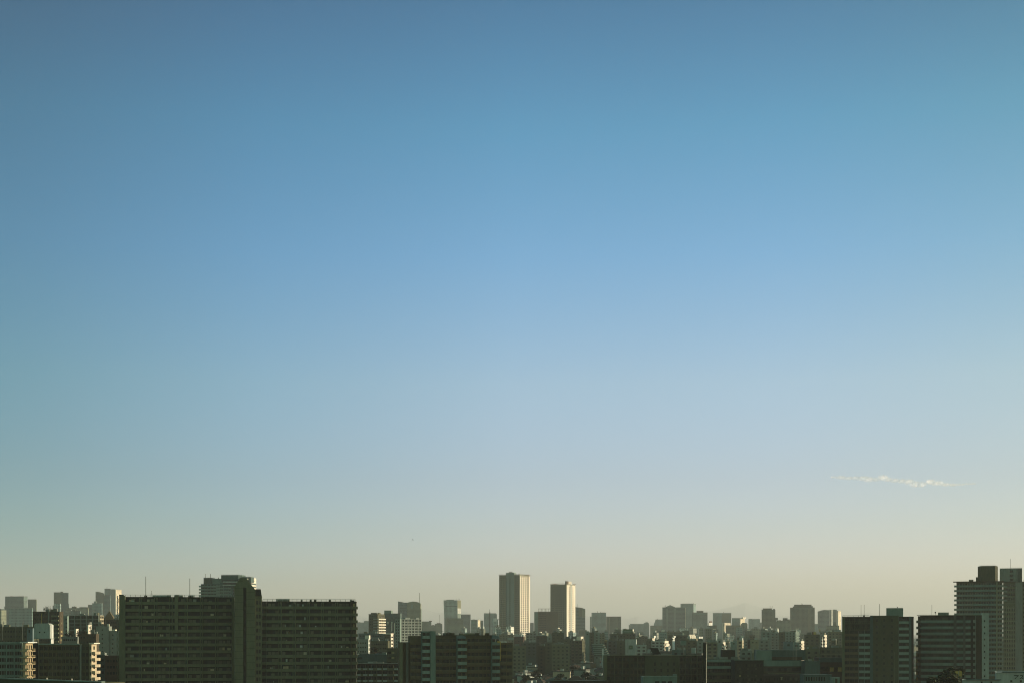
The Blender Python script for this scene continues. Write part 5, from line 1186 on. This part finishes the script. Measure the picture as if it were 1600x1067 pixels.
def make_front():
    # long dark block
    d = 665; fl = 9.8/F*d
    b = Bld('long_building', 'long very dark low block with thin floor ledges across the bottom centre', 'building', 948, 1098, 1024, d, D=14)
    X, Z = b.X, b.Z; b.body('brown_dark', parapet=.3); h = b.h
    b.lattice('F', 0, X(1008), h, 5, fl, 5, .4, .3, 1.0, 'olive_dark'); b.lattice('F', X(1061), b.w, h, 5, fl, 4, .4, .3, 1.0, 'olive_dark')
    b.box('blank_wall', X(1008) + .02, X(1061) - .02, 0, h, -1.0, -.01, 'olive_dark')
    b.windows('F', 0, X(1008), h - .2, 5, fl, 10, 1.1, 1.5); b.windows('F', X(1062), b.w - .2, h - .2, 5, fl, 8, 1.0, 1.5); b.windows('F', X(1018), X(1058), h - 1.4 - .3*fl, 4, fl, 4, .8, 1.5, y=-1.03)
    b.box('end_column', -1.4, -.02, 0, h + .2, -1.2, 8, 'olive'); b.box('eaves', -1, b.w, h + .003, h + .28, -1.4, .8, 'olive')
    b.box('lift_house', X(953.5), X(964), h + .3, Z(1022.4), 2, 6, 'olive'); b.done()
    r = bpy.data.objects.new('solar_panel', None); COL.objects.link(r); r.location = (wx(1022, d + 3), d + 3, wz(1024, d) + .25)
    tag(r, 'slanted black solar panel rack on the roof of the long dark block', 'solar panel')
    s = d/F; m = MB(); m.prism([(-1.5*s, .3), (11*s, .3), (5.5*s, 11.3*s), (-7*s, 11.5*s)], -.1, .1).build('panel', 'black', r)
    m = MB()
    for x in (-1, 1.6): m.bar((x, .15, 0), (x - .6, 1.6, 2.2), .07).bar((x - .6, 1.6, 2.2), (x - .4, 1.6, 0), .07)
    m.build('frame', 'metal', r)
    # black pillar
    d2 = 560
    b = Bld('chimney', 'black square chimney shaft with a pale right edge, standing in front of the low blocks', 'chimney', 1098.3, 1102.8, 1003.8, d2, dR=d2 - .4, S=1104.2, D=1.2)
    b.box('shaft', 0, b.w, 0, b.h, 0, 1.3, 'black'); b.box('cap', -.06, b.w + .06, b.h + .003, b.h + .2, -.06, 1.36, 'brown_dark'); b.box('pipe', b.w + .06, b.w + .24, 0, b.h - .6, .1, .28, 'cream'); b.done()  # cream strip added to draw the shaft's bright edge
    # sign on pole
    d3 = 820; r = bpy.data.objects.new('pole_sign', None); COL.objects.link(r); r.location = (wx(1068, d3), d3, 0); tag(r, 'grey-blue square signboard on a thin pole left of the black chimney', 'sign')
    MB().box(wx(1063.2, d3) - wx(1068, d3), wx(1072.3, d3) - wx(1068, d3), -.25, .25, wz(1007.6, d3), wz(1000.3, d3)).build('board', 'teal', r)
    MB().rod(.15, .4, 0, wz(1001, d3), .14).build('pole', 'metal', r)
    # pale roof in front
    b = Bld('low_building', 'pale green-grey flat roofed building at the very bottom, before the long dark block', 'building', 1005, 1058, 1056.5, 480, D=9)
    b.body('teal', 'roofing_teal', parapet=.25); b.box('chimney', b.X(1052.5), b.w, b.h + .003, b.Z(1053.2), 1, 2.5, 'teal'); b.windows('F', b.X(1022), b.X(1052), b.h - .6, 1, 2.6, 3, 1.4, .9); b.box('eaves', b.X(1009), b.X(1057), b.h + .003, b.h + .12, -.3, .5, 'teal_light'); b.done()
    # banded building right of chimney
    b = Bld('banded_building', 'dark building with two pale horizontal balcony bands, right of the black chimney', 'building', 1104.5, 1156, 1029.5, 640, D=12)
    b.body('brown_dark', 'roofing_teal', parapet=.3)
    fl = 10.2/F*640
    for i, mt in enumerate(('teal', 'teal', 'olive_dark', 'olive_dark')):
        z = b.h - .1 - i*fl; b.box('balcony', 0, b.w, z - 1.15, z, -1.3, -.02, mt)
    b.windows('F', .3, b.w - .3, b.h - .6, 4, fl, 13, .9, 1.5); b.roofstuff(3, 3, 1); b.done()
    b = Bld('roof_screen', 'black louvred box screening plant on the roof of the banded building', 'building', 1128.5, 1148.5, 1015, 650, D=5)
    m = MB(); m.box(0, b.w, 0, 5, b.Z(1030), b.h)
    m.build('wall', 'black', b.root); m = MB()
    for i in range(11): m.box(b.w*i/11, b.w*i/11 + .12, -.12, -.01, b.Z(1029), b.h)
    m.build('louvre', 'brown_dark', b.root); b.done()
    # dark brick block
    b = Bld('brick_block', 'almost black brick block with a few tiny pale windows, beneath the small round tree', 'building', 1148.5, 1193, 1031, 620, D=12)
    b.body('black', 'roofing_teal', parapet=.3); b.box('eaves', -.4, b.w, b.h + .003, b.h + .25, -.5, .5, 'teal')
    b.windows('F', b.X(1150), b.X(1188), b.h - 2.0, 4, 3.1, 3, .8, .8, 'glass_painted_lit'); b.windows('F', .5, b.w - .5, b.h - .6, 5, 3.1, 9, .8, 1.2, 'glass', prio=2); b.done()
    # long teal roofed complex
    b = Bld('market_hall', 'long teal-roofed hall with stepped dark roofs, bottom right of centre', 'building', 1183, 1258, 1032, 700, D=20)
    b.body('brown_dark', 'roofing_teal', parapet=.1)
    b.box('fascia', b.X(1193), b.w, b.h - 2.6, b.h + .05, -1.6, -.02, 'teal'); b.box('upper_hall', b.X(1188), b.X(1262.5), b.h + .1, b.Z(1015.2), 6, 18, 'teal_dark')
    b.box('upper_band', b.X(1207), b.X(1257), b.Z(1030.6), b.Z(1026), 5.7, 5.98, 'brown_dark'); b.windows('F', b.X(1195), b.w - 1, b.h - 2.7, 3, 3.1, 14, 1.5, 1.6)
    b.box('ledge', b.X(1200), b.w, b.Z(1052), b.Z(1050.8), -1.2, -.02, 'olive'); b.box('wing', 0, b.X(1207), b.h + .1, b.Z(1016), 2, 5.9, 'teal')
    for px in (1241, 1244.2, 1246): b.mast(px, 1001, 1032, .09, dy=3, part='pole')
    b.done()
    b = Bld('plain_hall', 'plain dark teal cubic hall with a blank wall, between the market hall and tiled slab', 'building', 1258, 1281, 1032.3, 690, D=12)
    b.body('teal_dark', 'roofing_teal', parapet=.15); b.roofstuff(2, 4, .8); b.done()
    b = Bld('shop_building', 'dark building with two dim amber windows beneath the tiled slab left edge', 'building', 1281, 1315.5, 1027, 720, D=14)
    b.body('brown_dark', 'roofing_teal', parapet=.2); b.box('roof_slope', -.4, b.w + .1, b.Z(1034), b.h + .1, -1.4, -.02, 'teal_dark')
    for a in (1296.5, 1309): b.pbox('painted_lit_window', a, a + 6, 1042, 1048.5, 'yellow', -.06, .02)  # window light is painted on as yellow panes
    b.windows('F', .5, b.X(1294), b.Z(1038), 3, 3, 4, .9, 1.4); b.done()
    b = Bld('flat_roof_building', 'low teal-grey flat roof with a small box, in front of the plain dark hall', 'building', 1256, 1300, 1053, 560, D=8)
    b.body('teal_dark', 'roofing_teal', parapet=.2); b.windows('F', b.X(1258), b.X(1290), b.h - .4, 1, 2.6, 8, .5, 1.6); b.done()
    b = Bld('small_hut', 'small pale teal hut at the bottom beside the tiled slab', 'hut', 1301, 1312, 1057.5, 540, D=4)
    b.body('teal', 'roofing_teal', parapet=.15); b.box('door', 1, 1.8, b.h - 2.4, b.h - .5, -.05, .02, 'brown_dark'); b.done()
    b = Bld('dark_row', 'dark row of workshops with one window painted dull yellow as lit, below the market hall', 'building', 1194, 1256, 1054, 640, D=8)
    b.body('black', parapet=.2); b.windows('F', .5, b.w - .5, b.h - .3, 2, 2.8, 14, .8, 1.3, 'glass'); b.pbox('painted_lit_window', 1219.5, 1223, 1057, 1062, 'olive_light', -.08, .02); b.done()  # pale pane colour stands for light in the window
    # dark masses right of brown slab bottom
    b = Bld('low_building', 'dark flat-roofed building at the bottom right of the brown balcony apartments', 'building', 860, 948, 1062.5, 640, D=10)
    b.body('black', 'roofing_teal', parapet=.2); b.box('eaves', 0, b.w*.4, b.h + .003, b.h + .15, -.3, .3, 'teal'); b.done()

# ================================================================== LOW HOUSES (individual copies) and the far carpet of roofs
HCOL = [('grey_light', 'white'), ('beige', 'beige'), ('grey', 'grey'), ('teal', 'blue-grey'), ('brown', 'brown'), ('olive', 'olive')]
def house_protos():
    P = []
    for ci, (mt, word) in enumerate(HCOL):
        for kind in ('gable', 'flat', 'hip'):
            parts = []
            w, D = (9, 8) if kind != 'flat' else (11, 9); h = {'gable': 5.6, 'flat': 8.6, 'hip': 6}[kind]
            parts.append(('wall', MB().box(-w/2, w/2, -D/2, D/2, 0, h).mesh('wall', mt)))
            if kind == 'gable':
                m = MB(); m.prism([(-w/2 - .5, h + .01), (w/2 + .5, h + .01), (w/2 + .5, h + .2), (0, h + 2.4), (-w/2 - .5, h + .2)], -D/2 - .4, D/2 + .4); parts.append(('roof', m.mesh('roof', ['roof_tile', 'roof_rust', 'roofing_teal'][ci % 3])))
            elif kind == 'hip':
                m = MB(); a, b_ = w/2 + .5, D/2 + .5; z = h + .01
                m.v += [(-a, -b_, z), (a, -b_, z), (a, b_, z), (-a, b_, z), (-1.6, 0, z + 2.2), (1.6, 0, z + 2.2)]; m.f += [(0, 3, 2, 1), (0, 1, 5, 4), (1, 2, 5), (2, 3, 4, 5), (3, 0, 4)]
                parts.append(('roof', m.mesh('roof', ['roofing_teal', 'roof_tile', 'roof_rust'][ci % 3])))
            else:
                m = MB(); m.box(-w/2 - .1, w/2 + .1, -D/2 - .1, -D/2 + .2, h + .003, h + .7).box(-w/2 - .1, w/2 + .1, D/2 - .2, D/2 + .1, h + .003, h + .7).box(-w/2 - .1, -w/2 + .2, -D/2 + .2, D/2 - .2, h + .003, h + .7).box(w/2 - .2, w/2 + .1, -D/2 + .2, D/2 - .2, h + .003, h + .7)
                m.box(-w/2 + .2, w/2 - .2, -D/2 + .2, D/2 - .2, h + .003, h + .1); parts.append(('roof', m.mesh('roof', 'roofing')))
                parts.append(('water_tank', MB().box(-1, 1.2, 0, 2, h + .12, h + 2).mesh('water_tank', 'grey_light')))
            wm = MB().box(-.8, .8, -.05, .05, 0, 1.2).mesh('window', 'glass')
            P.append((mt, word, kind, parts, wm, w, D, h))
    return P

def visible(px, d, row):
    for L, R, dd, top in OCC:
        if L < px < R and dd < d and top < row - 1.5: return False
    return True

def make_houses():
    P = house_protos(); rnd = random.Random(21); cand = []
    d = 760.0
    while d < 3300:
        step = 11.5 + d*.005; hw = 900/F*d; x = -hw
        while x < hw:
            x += step*rnd.uniform(.8, 1.5); y = d + rnd.uniform(-5, 5)
            px = CX + x/y*F
            p = rnd.choice(P); sc = rnd.uniform(.8, 1.25); tall = rnd.random() < .28
            sz = sc*(rnd.uniform(1.5, 2.4) if tall and p[2] == 'flat' else 1)
            row = HY - (p[7]*sz - H)/y*F
            if not (-5 < px < 1605) or (row < 1017 and y < 1500) or (y < 950 and sz > sc*1.3): continue
            if visible(px, y, row): cand.append((y, x, px, row, p, sc, sz))
        d += step*1.35
    cand.sort(key=lambda c: c[0])
    zones = [(0, 'left of the big slab'), (187, 'beside the long slab'), (624, 'behind the brown balcony apartments'), (801, 'under the twin towers'), (948, 'behind the long dark block'), (1100, 'behind the banded building'), (1183, 'behind the market hall'), (1316, 'at the far right')]
    def zone(px):
        z = zones[0][1]
        for a, w in zones:
            if px >= a: z = w
        return z
    near, far_ = cand[:290], cand[290:]
    # ordinals per look and zone, left to right
    byk = {}
    for c in near: byk.setdefault((c[4][1], c[4][2], c[6] > c[5]*1.3, zone(c[2])), []).append(c)
    ordw = ['first', 'second', 'third', 'fourth', 'fifth', 'sixth', 'seventh', 'eighth', 'ninth', 'tenth', 'eleventh', 'twelfth', 'thirteenth', 'fourteenth', 'fifteenth', 'sixteenth', 'seventeenth', 'eighteenth', 'nineteenth', 'twentieth']
    kw = {'gable': 'gable-roofed', 'flat': 'flat-roofed', 'hip': 'hip-roofed'}
    for (col, kind, tall, zn), lst in byk.items():
        lst.sort(key=lambda c: c[2])
        for i, (y, x, px, row, p, sc, sz) in enumerate(lst):
            mt, word, kind, parts, wm, w, D, h = p
            r = bpy.data.objects.new('low_house' if not tall else 'small_block', None); COL.objects.link(r)
            r.location = (x, y, 0); r.scale = (sc, sc, sz); r.rotation_euler.z = rnd.choice([-.5, -.3, -.1, .1, .3, .5, 1.2])
            o = ordw[i] + ' from the left' if i < 20 else 'farther right'
            if len(lst) == 1: o = 'the only one of its colour there'
            tag(r, f"{'tall ' if tall else 'small '}{col} {kw[kind]} house {zn}, {o}", 'house', 'low houses between the apartment blocks')
            for nm, me in parts: put(nm, me, r)
            if y < 1700:
                for k in range(2):
                    for q in range(2 if kind == 'flat' else 1):
                        put('window', wm, r, (-w/4 + k*w/2, -D/2 - .03, 1.2 + q*3 + (0 if kind == 'flat' else 2.2)))
                put('window', wm, r, (w/2 + .03, 0, h - 2.4), math.pi/2)
    # the rest: one carpet of roofs
    groups = {}
    for y, x, px, row, p, sc, sz in far_:
        mt = p[0]; m = groups.setdefault(mt, MB()); w, D, h = p[5]*sc, p[6]*sc, p[7]*sz
        m.box(x - w/2, x + w/2, y - D/2, y + D/2, 0, h)
        if p[2] != 'flat':
            m.prism([(x - w/2 - .4, h + .01), (x + w/2 + .4, h + .01), (x, h + 2.2)], y - D/2, y + D/2)
    # roofs everywhere else as well, so that the city goes on behind the big blocks and out to the skyline
    d = 900.0
    while d < 7000:
        step = 20 + d*.012; x = -d*.5
        while x < d*.5:
            x += step*rnd.uniform(.85, 1.4); y = d + rnd.uniform(-8, 8); px = CX + x/y*F
            h = rnd.uniform(5, 9.5) if y < 2000 else rnd.uniform(6, 14)
            if y < 3300 and visible(px, y, HY + (H - h)/y*F) and -5 < px < 1605: continue
            w = rnd.uniform(9, 15) + d*.004; m = groups.setdefault(rnd.choice(HCOL)[0], MB()); m.box(x - w/2, x + w/2, y - w*.4, y + w*.4, 0, h)
        d += step*1.2
    vs = []; fs = []; mats = []; mi = []
    for mt, m in groups.items():
        k = len(vs); vs += m.v; fs += [tuple(a + k for a in f) for f in m.f]; mats.append(M[mt]); mi += [len(mats) - 1]*len(m.f)
    me = bpy.data.meshes.new('distant_roofs'); me.from_pydata(vs, [], fs)
    for m_ in mats: me.materials.append(m_)
    me.polygons.foreach_set('material_index', mi); me.update()
    tag(put('distant_roofs', me), 'carpet of countless distant low roofs', None, None, 'stuff')

def make_fill():
    """mid-rise blocks that make the ragged line under the skyline"""
    rnd = random.Random(5); spots = []
    for i in range(150):
        d = rnd.uniform(1900, 3600); px = rnd.uniform(558, 1318) if i % 5 else rnd.uniform(0, 186)
        top = rnd.uniform(981, 996) - (3 if rnd.random() < .2 else 0)
        wpx = rnd.uniform(5, 13); h = wz(top, d)
        if not visible(px, d, top) or not visible(px + wpx, d, top): continue
        spots.append((px, d, top, wpx))
    spots.sort()
    mats = [('f_olive', 'olive'), ('f_olive_dark', 'dark olive'), ('f_teal', 'grey-teal'), ('f_grey', 'grey'), ('f_brown', 'brown'), ('f_teal_dark', 'dark teal'), ('f_grey_light', 'pale grey'), ('f_white', 'white')]
    marks = [(0, 'left of the big slab'), (556, 'by the terraced apartments'), (620, 'under the curved glass tower'), (680, 'under the flared tower'), (740, 'left of the twin towers'), (812, 'between the twin towers'), (899, 'under the slanting tower'), (950, 'by the green roof sign'), (1010, 'left of the pediment tower'), (1035, 'under the pediment tower'), (1082, 'under the striped tower'), (1114, 'under the wide faded office'), (1165, 'left of the notched tower'), (1190, 'under the notched tower'), (1215, 'beside the crowned tower'), (1236, 'under the crowned tower'), (1274, 'near the tiled slab')]
    cnt = {}
    items = []
    for px, d, top, wpx in spots:
        mk = [w for a, w in marks if px >= a][-1]; mat, word = rnd.choice(mats); cnt.setdefault((mk, word), []).append(1)
        items.append((px, d, top, wpx, mk, mat, word, len(cnt[(mk, word)])))
    ordw = ['', 'leftmost ', 'second ', 'third ', 'fourth ', 'fifth ', 'sixth ', 'seventh ', 'eighth ', 'ninth ', 'tenth ', 'eleventh ', 'twelfth ']
    for i, (px, d, top, wpx, mk, mat, word, k) in enumerate(items):
        od = ordw[k] if len(cnt[(mk, word)]) > 1 else ''
        lit = rnd.random() < .4
        b = Bld('midrise_block', f'{od}{word} mid-rise block far off {mk}', 'building', px, px + wpx*(.6 if lit else 1), top, d, th=-24 if lit else None, S=(px + wpx) if lit else None, D=12, group='mid-rise blocks under the skyline', occ=False)
        b.box('wall', 0, b.w, 0, b.h, 0, b.D, mat)
        x = b.w*rnd.uniform(.1, .5); b.box('roof_house', x, min(b.w, x + b.w*.4), b.h + .01, b.h + rnd.uniform(2, 4), 1, 6, rnd.choice(['grey', 'olive', 'cream', 'grey_light']))
        b.box('parapet', -.2, b.w + .2, b.h + .012, b.h + .8, -.2, .5, 'grey')

make_slab(); make_left(); make_octagon(); make_midleft(); make_brown_slab(); make_twins(); make_right()
make_far(); make_mid(); make_front(); make_fill(); make_houses(); make_trees(); make_bird(); make_clouds()


build_world()
build_sun_camera()
build_setting()
